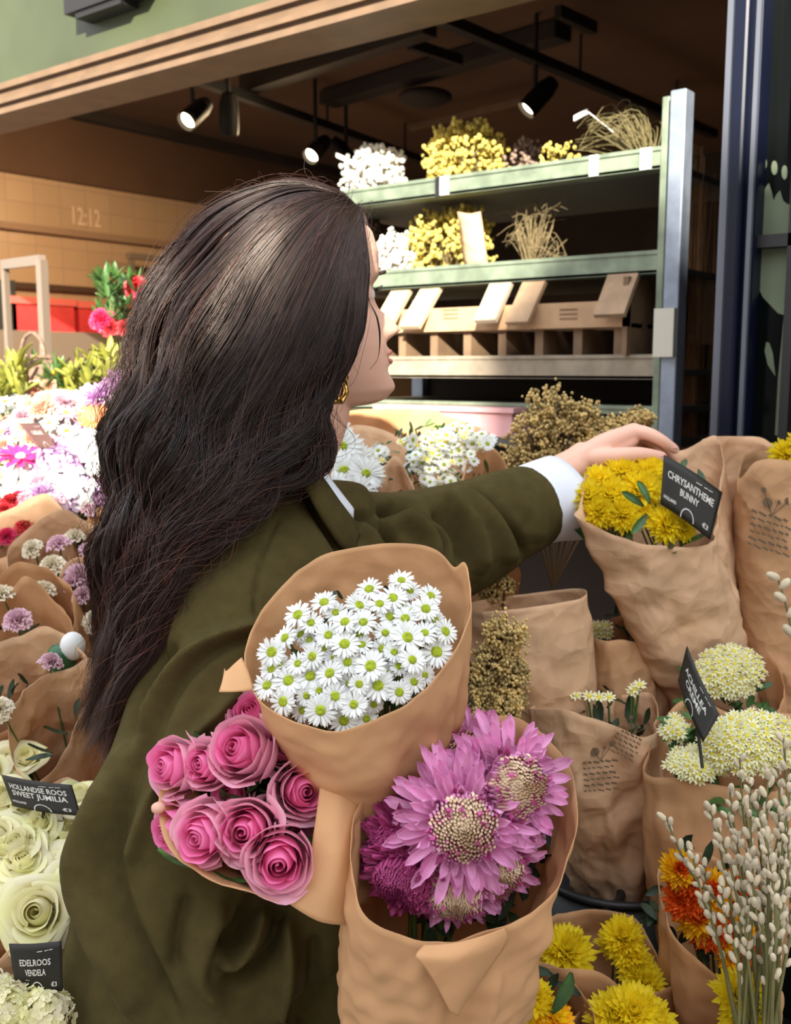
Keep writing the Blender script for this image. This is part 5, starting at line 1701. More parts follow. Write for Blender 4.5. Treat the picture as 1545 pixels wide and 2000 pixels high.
def bouquet(label, c, r, kind=None, n=12, axis=AXD, L=.42, paper=KRAFT2, ratio=1.0, seed=0, dome=.4, fs=1.0, lift=.01, tr=.03, rimh=.15, group='paper wrapped bouquets on display',
            rim=None, tail=None, bulge=.12, amp=.007, fine=.003, pos=None, leaf=30, name='bouquet', pw=1.0, bed=True, tilt=.7, cat_='bouquet'):
    """paper cone opening along axis, flowers on a dome in its mouth. c = world centre of the mouth, pos = explicit flower points [(point, normal, scale)]"""
    g = np.random.default_rng(1000 + seed)
    c = np.asarray(c, float); F = frame(axis)
    up_in = F.T @ np.array([0, 0, 1.0]); ua = math.atan2(up_in[1], up_in[0])
    tail_ = c - nrm(axis) * L if tail is None else np.asarray(tail, float)
    root = thing(name, label, cat_, (tail_[0], tail_[1], tail_[2]), group)
    if paper is not None:
        if rim is None:
            pts = []
            for k in range(16):
                a = 2 * math.pi * k / 16
                hh = rimh * r * math.cos(a - ua) * 2 + g.normal() * .055 * r + (.25 * r if k in (3 + seed % 5,) else 0)
                rr = r * (1 + g.normal() * .05)
                pts.append(c + F @ np.array([rr * math.cos(a), rr * math.sin(a) * ratio, hh]))
            rim = pts
        G = wrap_grid(rim, tail_, tr, 96, 34, bulge=bulge, amp=amp, seed=seed + 50, fine=fine, pw=pw)
        add_paper(root, G, paper)
    tops = []
    if kind is not None:
        fs_ = fl_set(kind)
        for i in range(n):
            if pos is not None:
                p_, nv, s = pos[i % len(pos)]
            else:
                f = math.sqrt((i + .5) / n); a = i * 2.39996 + seed
                q = np.array([math.cos(a) * f, math.sin(a) * f, 0])
                p_ = c + F @ np.array([q[0] * r * .86, q[1] * r * .86 * ratio, lift + dome * r * (1 - f * f) + g.normal() * .006])
                nv = F @ nrm(np.array([q[0] * tilt, q[1] * tilt, 1]) + g.normal(size=3) * .12)
                s = g.uniform(.85, 1.12)
            place(NAMES[kind], fs_[(i + seed) % len(fs_)], root, p_, nv, g.uniform(0, 6.28), fs * s)
            tops.append(np.asarray(p_) - nrm(nv) * .006)
        if n <= 40: stems(root, tops, tail_ + (c - tail_) * .1, .0016)
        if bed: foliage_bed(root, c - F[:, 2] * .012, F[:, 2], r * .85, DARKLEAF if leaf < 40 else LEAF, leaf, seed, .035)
    return root


def sign(label, corners, lines, bow=.008, price='€3', d_off=.0012, sub='HOLLAND', stake=None, cm_=None):
    """black price card; corners TL, TR, BR, BL world points"""
    TL_, TR_, BR_, BL_ = map(np.asarray, corners)
    n = nrm(np.cross(TR_ - TL_, BL_ - TL_)); 
    if n @ (CAM - TL_) < 0: n = -n

    def fn(u, v, off=0.0):       # u, v in 0..1, v downward
        p = (TL_ * (1 - u) + TR_ * u) * (1 - v) + (BL_ * (1 - u) + BR_ * u) * v
        return p + n * (bow * math.sin(math.pi * u) + off)
    root = thing('price_sign', label, 'sign', (BL_ + BR_) / 2)
    us = np.linspace(0, 1, 16)
    b = MB(); G = np.array([[fn(u, v) for u in us] for v in np.linspace(0, 1, 8)]); b.add(G.reshape(-1, 3), gridf(8, 16))
    o = part('card', b, cm_ or M_CARD, root); md = o.modifiers.new('s', 'SOLIDIFY'); md.thickness = .0012; md.offset = 0
    b = MB()
    f2 = lambda x, y: fn(min(1, max(0, x)), min(1, max(0, .5 - y)), d_off)
    for s, cy, w, h in lines:
        add_text(b, s, f2, h, .5 + (0 if w > .5 else 0), cy, wmax=w, bold=h * .02)
    if sub: add_text(b, sub, f2, .09, .17, -.30, wmax=.24, bold=.003)
    if price:
        add_text(b, price, f2, .13, .86, -.34, wmax=.11, bold=.003)
    a = np.linspace(0, math.pi * 1.05, 16)
    for k in range(15):       # the arc printed at the lower edge
        q = [f2(.52 + rr * math.cos(t), -.46 + rr * 1.6 * math.sin(t)) for rr, t in ((.115, a[k]), (.130, a[k]), (.130, a[k + 1]), (.115, a[k + 1]))]
        b.add(np.array(q), [(0, 1, 2, 3)])
    for k, (x, w) in enumerate(((.62, .10), (.74, .06), (.82, .07))):       # faint handwriting at the top
        q = [f2(x + dx, .33 + dy + k * .01) for dx, dy in ((-w / 2, 0), (w / 2, .012), (w / 2, .028), (-w / 2, .016))]
        b.add(np.array(q), [(0, 1, 2, 3)])
    part('lettering', b, M_CHALK, root, smooth=False)
    if stake is not None:
        b = MB(); tube(b, [(BL_ + BR_) / 2 - n * .003 + (TL_ - BL_) * .3, np.asarray(stake)], .002, 6); part('stake', b, M_BLACK, root)
    return root


# ============ right side: yellow chrysanthemums under her hand
rim = PS([(1130, 990, 1.40), (1145, 925, 1.44), (1195, 880, 1.50), (1265, 868, 1.54), (1330, 880, 1.55), (1398, 850, 1.55), (1410, 900, 1.53), (1400, 975, 1.48), (1395, 1050, 1.43), (1350, 1068, 1.39), (1250, 1062, 1.36), (1180, 1040, 1.355), (1122, 1010, 1.37)])
yp = []
for (x, y, s) in ((1170, 945, .95), (1215, 930, .95), (1262, 932, 1.0), (1150, 975, .95), (1195, 975, 1.15), (1248, 965, 1.2), (1215, 1010, 1.1), (1170, 1005, .95), (1255, 1005, .6), (1295, 1030, 1.0), (1330, 1038, .7), (1272, 918, .7), (1275, 945, .7)):
    d = 1.40 + (1040 - y) / 200 * .10
    yp.append((P(x, y, d), -FW * .8 + UP * .6 + RT * (x - 1230) / 200 * .7 - UP * (y - 960) / 160 * .4, s))
B1 = bouquet('brown paper bouquet of yellow chrysanthemums that her hand reaches for', P(1255, 970, 1.45), .12, 'yel', len(yp), pos=yp, rim=rim, tail=P(1400, 1400, 1.52), tr=.055, seed=1, paper=KRAFT2, bulge=.10, amp=.010, fine=.005, leaf=40, axis=nrm(-FW * .7 + UP * .75 - RT * .2))
for q, nv, rl in (((1255, 990, 1.36), -FW * .9 + UP * .3, 2.6), ((1268, 985, 1.36), -FW * .8 + UP * .5, 2.0), ((1262, 1005, 1.36), -FW * .9, 4.0)):
    o = link('leaf', LEAFM, B1); M = Matrix(frame(nrm(nv), rl).tolist()).to_4x4(); o.matrix_local = Matrix.Translation(Vector(P(*q)) - Vector(B1.location)) @ M @ Matrix.Scale(.7, 4)
sign('black card reading chrysanthemum name in the yellow bouquet under her hand', (P(1297, 888, 1.400), P(1411, 962, 1.375), P(1387, 1055, 1.365), P(1290, 985, 1.390)),
     [('CHRYSANTHEME', .17, .82, .20), ('BUNNY', -.04, .34, .19)], bow=.010, stake=P(1320, 1150, 1.47))
# tall wraps behind it
bouquet('tall brown paper wrap directly behind the black chrysanthemum card', P(1440, 900, 1.66), .09, None, 0, rim=PS([(1350, 905, 1.62), (1375, 858, 1.66), (1440, 852, 1.70), (1495, 858, 1.68), (1530, 900, 1.64), (1520, 935, 1.60), (1440, 930, 1.57), (1375, 925, 1.58)]),
        tail=P(1420, 1420, 1.72), tr=.10, seed=2, bulge=.05, amp=.006, group='paper wraps at the right edge')
rim = PS([(1440, 1000, 1.50), (1455, 905, 1.56), (1500, 880, 1.58), (1560, 880, 1.58), (1640, 890, 1.56), (1680, 930, 1.52), (1640, 960, 1.48), (1560, 930, 1.46), (1480, 935, 1.46)])
rim = PS([(1445, 935, 1.50), (1455, 888, 1.56), (1520, 880, 1.60), (1600, 885, 1.60), (1680, 900, 1.56), (1690, 945, 1.50), (1610, 925, 1.46), (1540, 900, 1.45), (1480, 900, 1.46)])
B2 = bouquet('large brown paper wrap with yellow flowers and a printed stamp at the right edge', P(1570, 905, 1.53), .10, 'yel', 6, pos=[(P(x, y, 1.52), -FW + UP, s) for x, y, s in ((1535, 893, 1.0), (1570, 880, 1.1), (1610, 885, 1), (1650, 900, 1), (1590, 900, 1), (1630, 880, 1))],
             rim=rim, tail=P(1580, 1420, 1.60), tr=.12, seed=3, bulge=.07, amp=.006, paper=KRAFT3, group='paper wraps at the right edge', bed=False)
# printed stamp: little flowers over lines of print
M_INK = mat('stamp_ink', (0.13, 0.08, 0.04), rough=.8)


def print_stamp(root, c, ux, uy, s=1.0, seed=0):
    """c world point; ux, uy unit vectors in the paper's surface"""
    g = np.random.default_rng(seed); n = nrm(np.cross(ux, uy)); n = n if n @ (CAM - c) > 0 else -n
    def disc(x, y, r, name='printed_flower'):
        b = MB(); a = np.linspace(0, 2 * np.pi, 12, endpoint=False)
        pts = [c + ux * (x + r * math.cos(q)) * s + uy * (y + r * math.sin(q)) * s + n * .0006 for q in a]
        b.add(np.array(pts + [c + ux * x * s + uy * y * s + n * .0006]), [(k, (k + 1) % 12, 12) for k in range(12)])
        part(name, b, M_INK, root, smooth=False)
    for x, y, r in ((-.012, .020, .0030), (-.006, .008, .0055), (.006, .012, .0022), (.016, .016, .0042)): disc(x, y, r)
    b = MB()
    def bar(x0, y0, x1, y1, w):
        p0 = c + (ux * x0 + uy * y0) * s + n * .0006; p1 = c + (ux * x1 + uy * y1) * s + n * .0006
        q = nrm(np.cross(p1 - p0, n)) * w * s
        b.add(np.array([p0 - q, p1 - q, p1 + q, p0 + q]), [(0, 1, 2, 3)])
    for x, y in ((-.012, .020), (-.006, .008), (.006, .012), (.016, .016)): bar(x, y, 0, -.004, .0005)
    for k in range(6):
        y = -.004 - k * .007; x = -.022
        while x < .018:
            w = g.uniform(.003, .009)
            bar(x, y, x + w, y - w * .25, .0010 if k % 2 else .0014); x += w + .0018
    part('printed_lines', b, M_INK, root, smooth=False)


# ============ paper wraps in the middle right
bouquet('plain brown paper wrap standing behind her sleeve and the held daisies', P(1035, 1165, 1.36), .09, None, 0, rim=PS([(905, 1185, 1.33), (940, 1172, 1.38), (1030, 1160, 1.42), (1120, 1150, 1.42), (1146, 1155, 1.38), (1130, 1170, 1.33), (1040, 1185, 1.29), (950, 1195, 1.29)]),
        tail=P(1060, 1420, 1.42), tr=.075, seed=4, bulge=.04, amp=.004, fine=.002, paper=KRAFT2, group='paper wraps in the middle')
bouquet('crumpled paper wrap below the yellow bouquet, behind the printed wrap', P(1230, 1235, 1.52), .07, 'small', 14, rim=PS([(1150, 1240, 1.46), (1180, 1215, 1.52), (1230, 1200, 1.56), (1275, 1225, 1.55), (1295, 1270, 1.50), (1270, 1265, 1.45), (1220, 1250, 1.43), (1180, 1250, 1.43)]),
        tail=P(1240, 1620, 1.55), tr=.075, seed=5, bulge=.06, amp=.010, fine=.006, paper=KRAFT3, group='paper wraps in the middle',
        pos=[(P(1150 + 12 * (k % 4), 1222 + 9 * (k // 4), 1.5), -FW + UP, 1.3) for k in range(14)])
rim = PS([(1035, 1385, 1.30), (1070, 1368, 1.36), (1140, 1362, 1.42), (1210, 1358, 1.44), (1265, 1352, 1.42), (1285, 1400, 1.36), (1262, 1440, 1.30), (1180, 1410, 1.26), (1100, 1388, 1.25)])
B3 = bouquet('brown paper wrap with a printed stamp right of the held chrysanthemums', P(1150, 1385, 1.35), .09, 'small', 10, rim=rim, tail=P(1215, 1760, 1.44), tr=.050, seed=6, bulge=.10, amp=.010, fine=.007, paper=KRAFT2, group='paper wraps in the middle', pw=1.0,
             pos=[(P(x, y, 1.34), -FW + UP, 1.2) for x, y in ((1112, 1352), (1125, 1358), (1150, 1360), (1240, 1345), (1250, 1338), (1170, 1362), (1095, 1360), (1075, 1368), (1235, 1352), (1190, 1362))])

# berries: brown dried sprays


def berry_plant(label, lobes, d, seed, foot, m=BERRY, r=.0035, n=170):
    g = np.random.default_rng(seed)
    root = thing('berry_spray', label, 'berry spray', np.asarray(foot), 'brown berry sprays')
    for (px, py, rx, ry) in lobes:
        st = MB(); bl = MB(); c = P(px, py, d)
        for i in range(n):
            q = nrm(g.normal(size=3)) * g.uniform(.2, 1) ** .4
            p_ = c + RT * q[0] * rx * d / FPX + UP * q[1] * ry * d / FPX + FW * q[2] * rx * .8 * d / FPX
            sphere(bl, p_, r * g.uniform(.7, 1.15), 6, 5)
            for k in range(2): sphere(bl, p_ + g.normal(size=3) * r * 1.6, r * g.uniform(.6, 1.0), 6, 5)
            if i % 3 == 0: tube(st, [c - UP * ry * d / FPX * .4 + g.normal(size=3) * .004, p_], .0009, 3, caps=False)
        tube(st, [c, c - UP * ry * d / FPX, np.asarray(foot)], .002, 5, caps=False)
        s_ = part('spray', bl, m, root); part('twigs', st, BERRYD, s_)
    return root


berry_plant('big olive-brown berry spray above her sleeve, left of her hand', [(1075, 800, 48, 50), (1045, 855, 60, 55), (1100, 850, 55, 55), (1140, 820, 40, 45), (1165, 860, 30, 35), (1020, 900, 40, 28), (1085, 905, 50, 30), (1200, 835, 30, 18), (1250, 815, 24, 14)], 1.72, 1, P(1080, 1150, 1.75), n=150)
berry_plant('narrow brown berry spray right of the held daisies', [(985, 1240, 44, 40), (960, 1300, 40, 48), (1000, 1320, 34, 48), (985, 1375, 40, 34), (940, 1350, 25, 50)], 1.22, 2, P(990, 1560, 1.3), r=.0026, n=150)
berry_plant('small yellow-brown berry sprig under her cuff above the paper wrap', [(955, 1160, 28, 22), (985, 1145, 22, 18)], 1.40, 3, P(980, 1330, 1.44), r=.0024, n=70)

# ============ cream clusters with a black card
rc = []
for (cx, cy, rx, ry, n) in ((1425, 1310, 66, 52, 85),):
    pass


def cluster_pos(spec, seed, s=1.0):
    g = np.random.default_rng(seed); out = []
    for (cx, cy, rx, ry, d, n) in spec:
        for i in range(n):
            f = math.sqrt((i + .5) / n); a = i * 2.39996
            x, y = cx + rx * f * math.cos(a), cy + ry * f * math.sin(a)
            dd_ = d + .02 * f * f - (y - cy) / ry * .02
            out.append((P(x, y, dd_), -FW * .7 + UP * .8 + RT * math.cos(a) * f * .6 - UP * math.sin(a) * f * .4 + g.normal(size=3) * .2, s * g.uniform(.85, 1.25)))
    return out


cp = cluster_pos([(1425, 1312, 68, 52, 1.36, 95)], 1)
bouquet('paper wrap with a cream flower cluster at the right, above the black card', P(1410, 1330, 1.40), .07, 'small', len(cp), pos=cp, rim=PS([(1345, 1290, 1.42), (1375, 1235, 1.48), (1430, 1222, 1.52), (1490, 1260, 1.50), (1530, 1330, 1.45), (1510, 1400, 1.38), (1420, 1390, 1.35), (1360, 1345, 1.37)]),
        tail=P(1450, 1720, 1.50), tr=.05, seed=7, paper=KRAFT, leaf=45, group='paper wraps of cream clusters', axis=nrm(-FW * .7 + UP * .7))
cp = cluster_pos([(1470, 1450, 100, 62, 1.20, 130), (1365, 1490, 62, 34, 1.21, 55), (1320, 1425, 26, 26, 1.28, 18)], 2)
B4 = bouquet('paper wrap with the large cream flower clusters low at the right edge', P(1430, 1470, 1.26), .10, 'small', len(cp), pos=cp, rim=PS([(1262, 1480, 1.28), (1290, 1420, 1.34), (1340, 1365, 1.38), (1440, 1390, 1.40), (1560, 1400, 1.40), (1600, 1480, 1.30), (1540, 1540, 1.24), (1440, 1540, 1.22), (1330, 1520, 1.22), (1268, 1515, 1.25)]),
             tail=P(1400, 1900, 1.36), tr=.07, seed=8, paper=KRAFT, leaf=60, group='paper wraps of cream clusters', axis=nrm(-FW * .7 + UP * .7))
sign('black card seen edge-on before the cream flower clusters', (P(1342, 1262, 1.25), P(1405, 1395, 1.17), P(1373, 1450, 1.165), P(1325, 1330, 1.235)), [('ACHILLEA', .1, .7, .2), ('CREME', -.1, .5, .2)], bow=.005, stake=P(1372, 1500, 1.18), sub='', price='')

# ============ orange and yellow bouquet at the lower right
op = [(P(x, y, 1.10), -FW * .9 + UP * .5, s) for x, y, s in ((1325, 1700, .9), (1345, 1722, .9), (1385, 1745, 1.1), (1335, 1760, 1.0), (1360, 1790, 1.1), (1400, 1790, 1.0), (1425, 1770, .9), (1380, 1820, .9), (1420, 1830, .9), (1345, 1745, .9), (1440, 1810, .9), (1460, 1850, .9), (1430, 1870, .8), (1440, 1740, .9))]
bouquet('paper wrap of orange and yellow flowers behind the willow branches', P(1375, 1760, 1.14), .08, 'orange', len(op), pos=op, rim=PS([(1290, 1740, 1.12), (1292, 1690, 1.17), (1350, 1665, 1.20), (1420, 1690, 1.20), (1480, 1770, 1.16), (1500, 1870, 1.10), (1450, 1930, 1.06), (1380, 1890, 1.05), (1320, 1830, 1.06)]),
        tail=P(1420, 2120, 1.20), tr=.06, seed=9, paper=KRAFT, leaf=25, axis=nrm(-FW * .8 + UP * .5), group='bouquets at the lower right')
# bottom yellow ones
yp = [(P(x, y, d), -FW * .6 + UP * .8, s) for x, y, d, s in ((1105, 1868, 1.12, 1.25), (1215, 1838, 1.16, 1.1), (1230, 1872, 1.15, .9), (1245, 1905, 1.14, 1.0), (1260, 1925, 1.13, .9), (1200, 1850, 1.18, .9))]
bouquet('paper wrap with a few yellow flowers at the bottom, behind the foremost one', P(1150, 1880, 1.16), .10, 'yel', len(yp), pos=yp, rim=PS([(1010, 1880, 1.12), (1060, 1800, 1.20), (1140, 1778, 1.25), (1235, 1790, 1.25), (1275, 1850, 1.20), (1300, 1930, 1.13), (1260, 1965, 1.08), (1170, 1900, 1.06), (1090, 1890, 1.06)]),
        tail=P(1180, 2250, 1.25), tr=.06, seed=10, paper=KRAFT, bed=False, fs=.9, group='bouquets at the lower right', amp=.009, axis=nrm(-FW * .6 + UP * .7))
yp = [(P(x, y, .98), -FW * .7 + UP * .7 + RT * (x - 1010) / 200, s) for x, y, s in ((960, 1945, .9), (985, 1970, 1.0), (1012, 1945, .95), (1040, 1955, .9), (1055, 1980, .8), (955, 1985, .95), (1010, 1998, 1), (1080, 1995, .85), (990, 2020, 1), (1040, 2030, 1))]
B5 = bouquet('paper wrap of amber-yellow flowers at the bottom edge beside the held bouquet', P(1020, 1985, 1.0), .07, 'amber', len(yp), pos=yp, rim=PS([(905, 1960, 1.00), (925, 1915, 1.05), (1000, 1880, 1.08), (1080, 1885, 1.07), (1130, 1930, 1.04), (1160, 2000, .99), (1110, 2060, .95), (1010, 2080, .93), (930, 2050, .95)]),
             tail=P(1040, 2330, 1.08), tr=.05, seed=11, paper=KRAFT, fs=.85, group='bouquets at the lower right', axis=nrm(-FW * .6 + UP * .7))
for q, nv, rl in (((915, 1935, .985), -FW * .9 + RT * .3, 1.3), ((922, 1945, .98), -FW * .7 - RT * .5, 1.6), ((1075, 1975, .965), -FW * .9 + RT * .3, 1.2)):
    o = link('leaf', LEAFM, B5); M = Matrix(frame(nrm(nv), rl).tolist()).to_4x4(); o.matrix_local = Matrix.Translation(Vector(P(*q)) - Vector(B5.location)) @ M @ Matrix.Diagonal((.9, 1.0, 1, 1))
yp = [(P(x, y, 1.02), -FW * .7 + UP * .7, s) for x, y, s in ((1195, 1990, 1.0), (1235, 1985, 1.1), (1265, 2000, 1.), (1215, 2015, 1), (1440, 1950, 1.0), (1455, 1985, 1.0))]
bouquet('crumpled paper wrap at the bottom centre-right with yellow flowers barely showing', P(1220, 1985, 1.05), .10, 'yel', len(yp), pos=yp, rim=PS([(1120, 2000, 1.02), (1150, 1960, 1.06), (1200, 1940, 1.10), (1290, 1935, 1.10), (1360, 1900, 1.12), (1420, 1920, 1.08), (1500, 1990, 1.02), (1400, 2050, .98), (1280, 2060, .97), (1180, 2050, .98)]),
        tail=P(1260, 2350, 1.12), tr=.06, seed=13, paper=KRAFT, bed=False, amp=.010, group='bouquets at the lower right', axis=nrm(-FW * .6 + UP * .7))

# ============ pussy willow
wr = thing('pussy_willow', 'bunch of pussy willow branches with pale catkins at the lower right corner', 'branches', P(1500, 2200, .98))
g = np.random.default_rng(77)
b = MB(); sphere(b, (0, 0, .0055), .0042, 8, 7, sc=(1, 1, 1.7)); CATK = b.mesh('catkin', mat('catkin_cream', (0.60, 0.50, 0.33), rough=.9, sheen=.5, objvar=.12, var=.1, vscale=200))
M_TWIG = mat('twig_green', (0.16, 0.15, 0.05), rough=.6, var=.2)
tipsw = [(1300, 1595, .99), (1385, 1575, .98), (1400, 1610, .96), (1445, 1480, 1.0), (1465, 1530, .95), (1500, 1500, .94), (1530, 1440, .97), (1545, 1540, .93), (1425, 1540, 1.0), (1485, 1600, .92), (1540, 1630, .92), (1350, 1660, .97),
         (1470, 1680, .93), (1440, 1640, .98), (1515, 1570, 1.0), (1560, 1480, 1.0), (1505, 1700, .92), (1410, 1730, .95), (1558, 1720, .93), (1420, 1590, .99), (1455, 1580, 1.01), (1480, 1545, 1.02), (1520, 1500, .99), (1375, 1690, 1.0), (1530, 1590, .98), (1495, 1640, .97), (1550, 1660, .96), (1430, 1690, 1.02), (1460, 1760, .95), (1520, 1760, .95)]
for i, tq in enumerate(tipsw):
    tip = P(*tq); foot = P(1480 + g.normal() * 28, 2300, .98 + g.normal() * .02)
    mid = P(tq[0] * .45 + 1480 * .55 + g.normal() * 14 + 15, (tq[1] + 2120) / 2, tq[2])
    pts = cat([foot, mid, mid * .4 + tip * .6 + RT * .004 * g.normal(), tip], 40)
    b = MB(); tube(b, pts, np.linspace(.0022, .0009, 40), 6)
    br = part('branch', b, M_TWIG, wr)
    for k in range(11 + int(g.integers(0, 5))):
        f = 1 - k * .050 - g.uniform(0, .02)
        if f < .3: break
        j = int(f * 39); t = nrm(pts[min(39, j + 1)] - pts[max(0, j - 1)])
        a = k * 2.4 + i
        sd = nrm(np.cross(t, FW)) * math.cos(a) + np.cross(t, nrm(np.cross(t, FW))) * math.sin(a)
        nv = nrm(t * .9 + sd * .45)
        o = link('catkin', CATK, br)
        M = Matrix(frame(nv, 0).tolist()).to_4x4()
        s = g.uniform(.55, .82)
        o.matrix_local = Matrix.Translation(Vector(pts[j] + sd * .0015) - Vector(wr.location)) @ M @ Matrix.Diagonal((s, s, s * 1.1, 1))
wr2 = thing('willow_sprig', 'thin budding sprig in front of the stamped wrap at the right edge', 'branches', P(1560, 1400, 1.3))
b = MB(); pts = cat(PS([(1560, 1400, 1.3), (1545, 1230, 1.3), (1520, 1130, 1.3)]), 16); tube(b, pts, .0014, 5)
br = part('branch', b, M_TWIG, wr2)
for k, j in enumerate((15, 13, 11, 9, 7)):
    o = link('catkin', CATK, br); s = 1.3
    nv = nrm(pts[min(15, j)] - pts[j - 1] + RT * (.5 if k % 2 else -.5) * .02)
    o.matrix_local = Matrix.Translation(Vector(pts[j]) - Vector(wr2.location)) @ Matrix(frame(nv, 0).tolist()).to_4x4() @ Matrix.Diagonal((s, s, s, 1))

# ============ behind her neck: white chrysanthemums, small white-green flowers, papers
wp = [(P(x, y, d), -FW * .9 + UP * .3 + RT * .2, s) for x, y, d, s in ((668, 872, 1.52, 1.15), (672, 920, 1.50, 1.2), (715, 925, 1.49, 1.0), (655, 955, 1.48, 1.0), (695, 965, 1.47, 1.1), (640, 900, 1.53, 1), (655, 840, 1.56, .9), (700, 895, 1.53, .9))]
bouquet('paper wrap of white chrysanthemums right against her neck', P(700, 920, 1.56), .09, 'wmum', len(wp), pos=wp, rim=PS([(600, 900, 1.60), (640, 850, 1.66), (700, 830, 1.7), (770, 850, 1.7), (800, 900, 1.64), (805, 965, 1.56), (770, 1010, 1.5), (690, 1020, 1.48), (620, 980, 1.52)]),
        tail=P(720, 1300, 1.62), tr=.05, seed=14, paper=KRAFT2, fs=.95, leaf=25, group='bouquets behind her neck')
sp_ = []
g = np.random.default_rng(3)
for (cx, cy, rx, ry, n) in ((738, 890, 16, 18, 8), (795, 865, 14, 12, 6), (850, 880, 40, 36, 32), (890, 850, 40, 20, 20), (930, 862, 30, 18, 14), (860, 935, 38, 26, 26), (820, 905, 24, 24, 14), (905, 895, 26, 22, 12)):
    for i in range(n):
        f = math.sqrt((i + .5) / n); a = i * 2.4
        sp_.append((P(cx + rx * f * math.cos(a), cy + ry * f * math.sin(a), 1.60 + g.normal() * .02), -FW * .8 + UP * .7 + g.normal(size=3) * .35, g.uniform(.9, 1.5)))
mm_ = SMALLD[:]
SMALLD[:] = [WHITED[1], mm_[0]]
_sv = dict(WHITED=None)
B6 = bouquet('paper wrap of tiny white button flowers with green leaves above her sleeve', P(865, 915, 1.66), .10, None, 0, rim=PS([(790, 960, 1.62), (800, 900, 1.68), (840, 870, 1.74), (900, 850, 1.76), (960, 870, 1.74), (985, 920, 1.68), (960, 965, 1.60), (880, 975, 1.57)]),
             tail=P(880, 1300, 1.70), tr=.05, seed=15, paper=KRAFT2, group='bouquets behind her neck')
SMALLD[:] = mm_
for i, (p_, nv, s) in enumerate(sp_):
    place('floret', WHITED[1] if i % 3 else SMALLD[0], B6, p_, nv, i, s * (.55 if i % 3 else 1.0))
foliage_bed(B6, P(860, 905, 1.64), -FW * .8 + UP * .6, .085, LEAF, 120, 5, .022)
foliage_bed(B6, P(790, 885, 1.63), -FW * .8 + UP * .6, .05, LEAF, 45, 6, .018, name='foliage')
bouquet('open flat brown paper sheet below the rack, above the white flowers', P(770, 830, 1.9), .12, None, 0, rim=PS([(640, 850, 1.80), (670, 806, 1.88), (760, 798, 1.95), (840, 800, 1.98), (880, 815, 1.98), (960, 850, 1.92), (900, 880, 1.85), (780, 850, 1.80), (700, 850, 1.78)]),
        tail=P(800, 1150, 1.95), tr=.08, seed=16, paper=KRAFT, group='bouquets behind her neck', amp=.004)
bouquet('pointed brown paper wrap between the white flowers and the button flowers', P(770, 930, 1.50), .06, None, 0, rim=PS([(725, 985, 1.46), (745, 925, 1.52), (772, 890, 1.56), (800, 930, 1.55), (815, 980, 1.50), (790, 1010, 1.45), (750, 1015, 1.44)]),
        tail=P(775, 1250, 1.55), tr=.06, seed=17, paper=KRAFT2, group='bouquets behind her neck')
bouquet('small brown paper wrap under the berry spray above her sleeve', P(945, 920, 1.56), .06, None, 0, rim=PS([(905, 955, 1.52), (915, 900, 1.58), (955, 872, 1.62), (985, 900, 1.60), (990, 950, 1.55), (960, 965, 1.50)]),
        tail=P(940, 1200, 1.60), tr=.06, seed=18, paper=KRAFT, group='bouquets behind her neck')

# ============ left side
LX = nrm(-FW * .35 + UP * .95)
left = [  # label, px, py, d, r, kind, n, paper, fs, seed
    ('bouquet of white flowers at the far left edge, in full sun', 20, 850, 2.15, .15, 'whited', 26, None, 1.3),
    ('mixed white and pink bouquet in full sun left of her hair', 110, 860, 2.10, .15, 'mix', 34, None, 1.2),
    ('white hydrangea bouquet in full sun touching her hair', 190, 865, 2.20, .14, 'hydw', 7, None, 1.25),
    ('bouquet of mauve pink pompon flowers at the top of the sunlit flowers beside her hair', 228, 795, 2.05, .06, 'mauve', 4, None, 1.3),
    ('white-flowered bouquet in full sun below the glare-tinted card', 60, 930, 1.95, .12, 'mix', 28, KRAFT, 1.0),
    ('mauve and white bouquet in sunlight close to her hair', 165, 960, 1.90, .12, 'hydm', 8, KRAFT, 1.1),
    ('bouquet of white and pink carnations at the lower edge of the sunlit flowers', 100, 1005, 1.82, .085, 'pale', 14, KRAFT2, 1.0),
    ('bouquet of red and hot pink carnations at the left edge', 45, 1030, 1.78, .075, 'hot', 13, KRAFT2, .8),
]
for k, (lab, x, y, d, r, kind, n, pp, fs) in enumerate(left):
    bouquet(lab, P(x, y, d), r, kind, n, axis=LX, L=.45, paper=pp, seed=30 + k, fs=fs, dome=.45, group='sunlit bouquets at the left', leaf=30)
sign('black card with pinkish glare in its colour, standing among the sunlit white flowers', (P(38, 827, 1.88), P(78, 827, 1.92), P(112, 876, 1.88), P(75, 876, 1.84)), [('LELIE', .1, .5, .2)], bow=0, stake=P(90, 960, 1.9), sub='', price='', cm_=mat('sign_glare', (.16, .075, .07), rough=.5))  # a black card; the pinkish glare on it is put into its base colour
# orange seed head
r_ = bouquet('single orange gerbera facing away among the sunlit flowers', P(182, 812, 1.98), .03, None, 0, axis=LX, paper=None, seed=60, L=.2, group='single flowers at the left', name='gerbera', cat_='flower')
GERB = m_daisy(.035, 22, mat('gerbera_orange', (.72, .25, .08), rough=.5, transl=.2), mat('gerbera_back', (.55, .2, .08), rough=.6), 2, seed=80, dr=.5)
place('flower_head', GERB, r_, P(182, 812, 1.98), -FW * .9 + UP * .4, 0, 1.0); stems(r_, [P(184, 816, 1.99)], P(185, 930, 2.0), .002)
r_ = bouquet('bright magenta flower with white edge at the left edge under the glare-tinted card', P(45, 895, 1.84), .03, None, 0, axis=LX, paper=None, seed=61, L=.2, group='single flowers at the left', name='magenta_flower', cat_='flower')
MAG = m_daisy(.040, 12, mat('petal_magenta', (.78, .06, .30), rough=.5, transl=.3), CREAM, 2, seed=81, dr=.2)
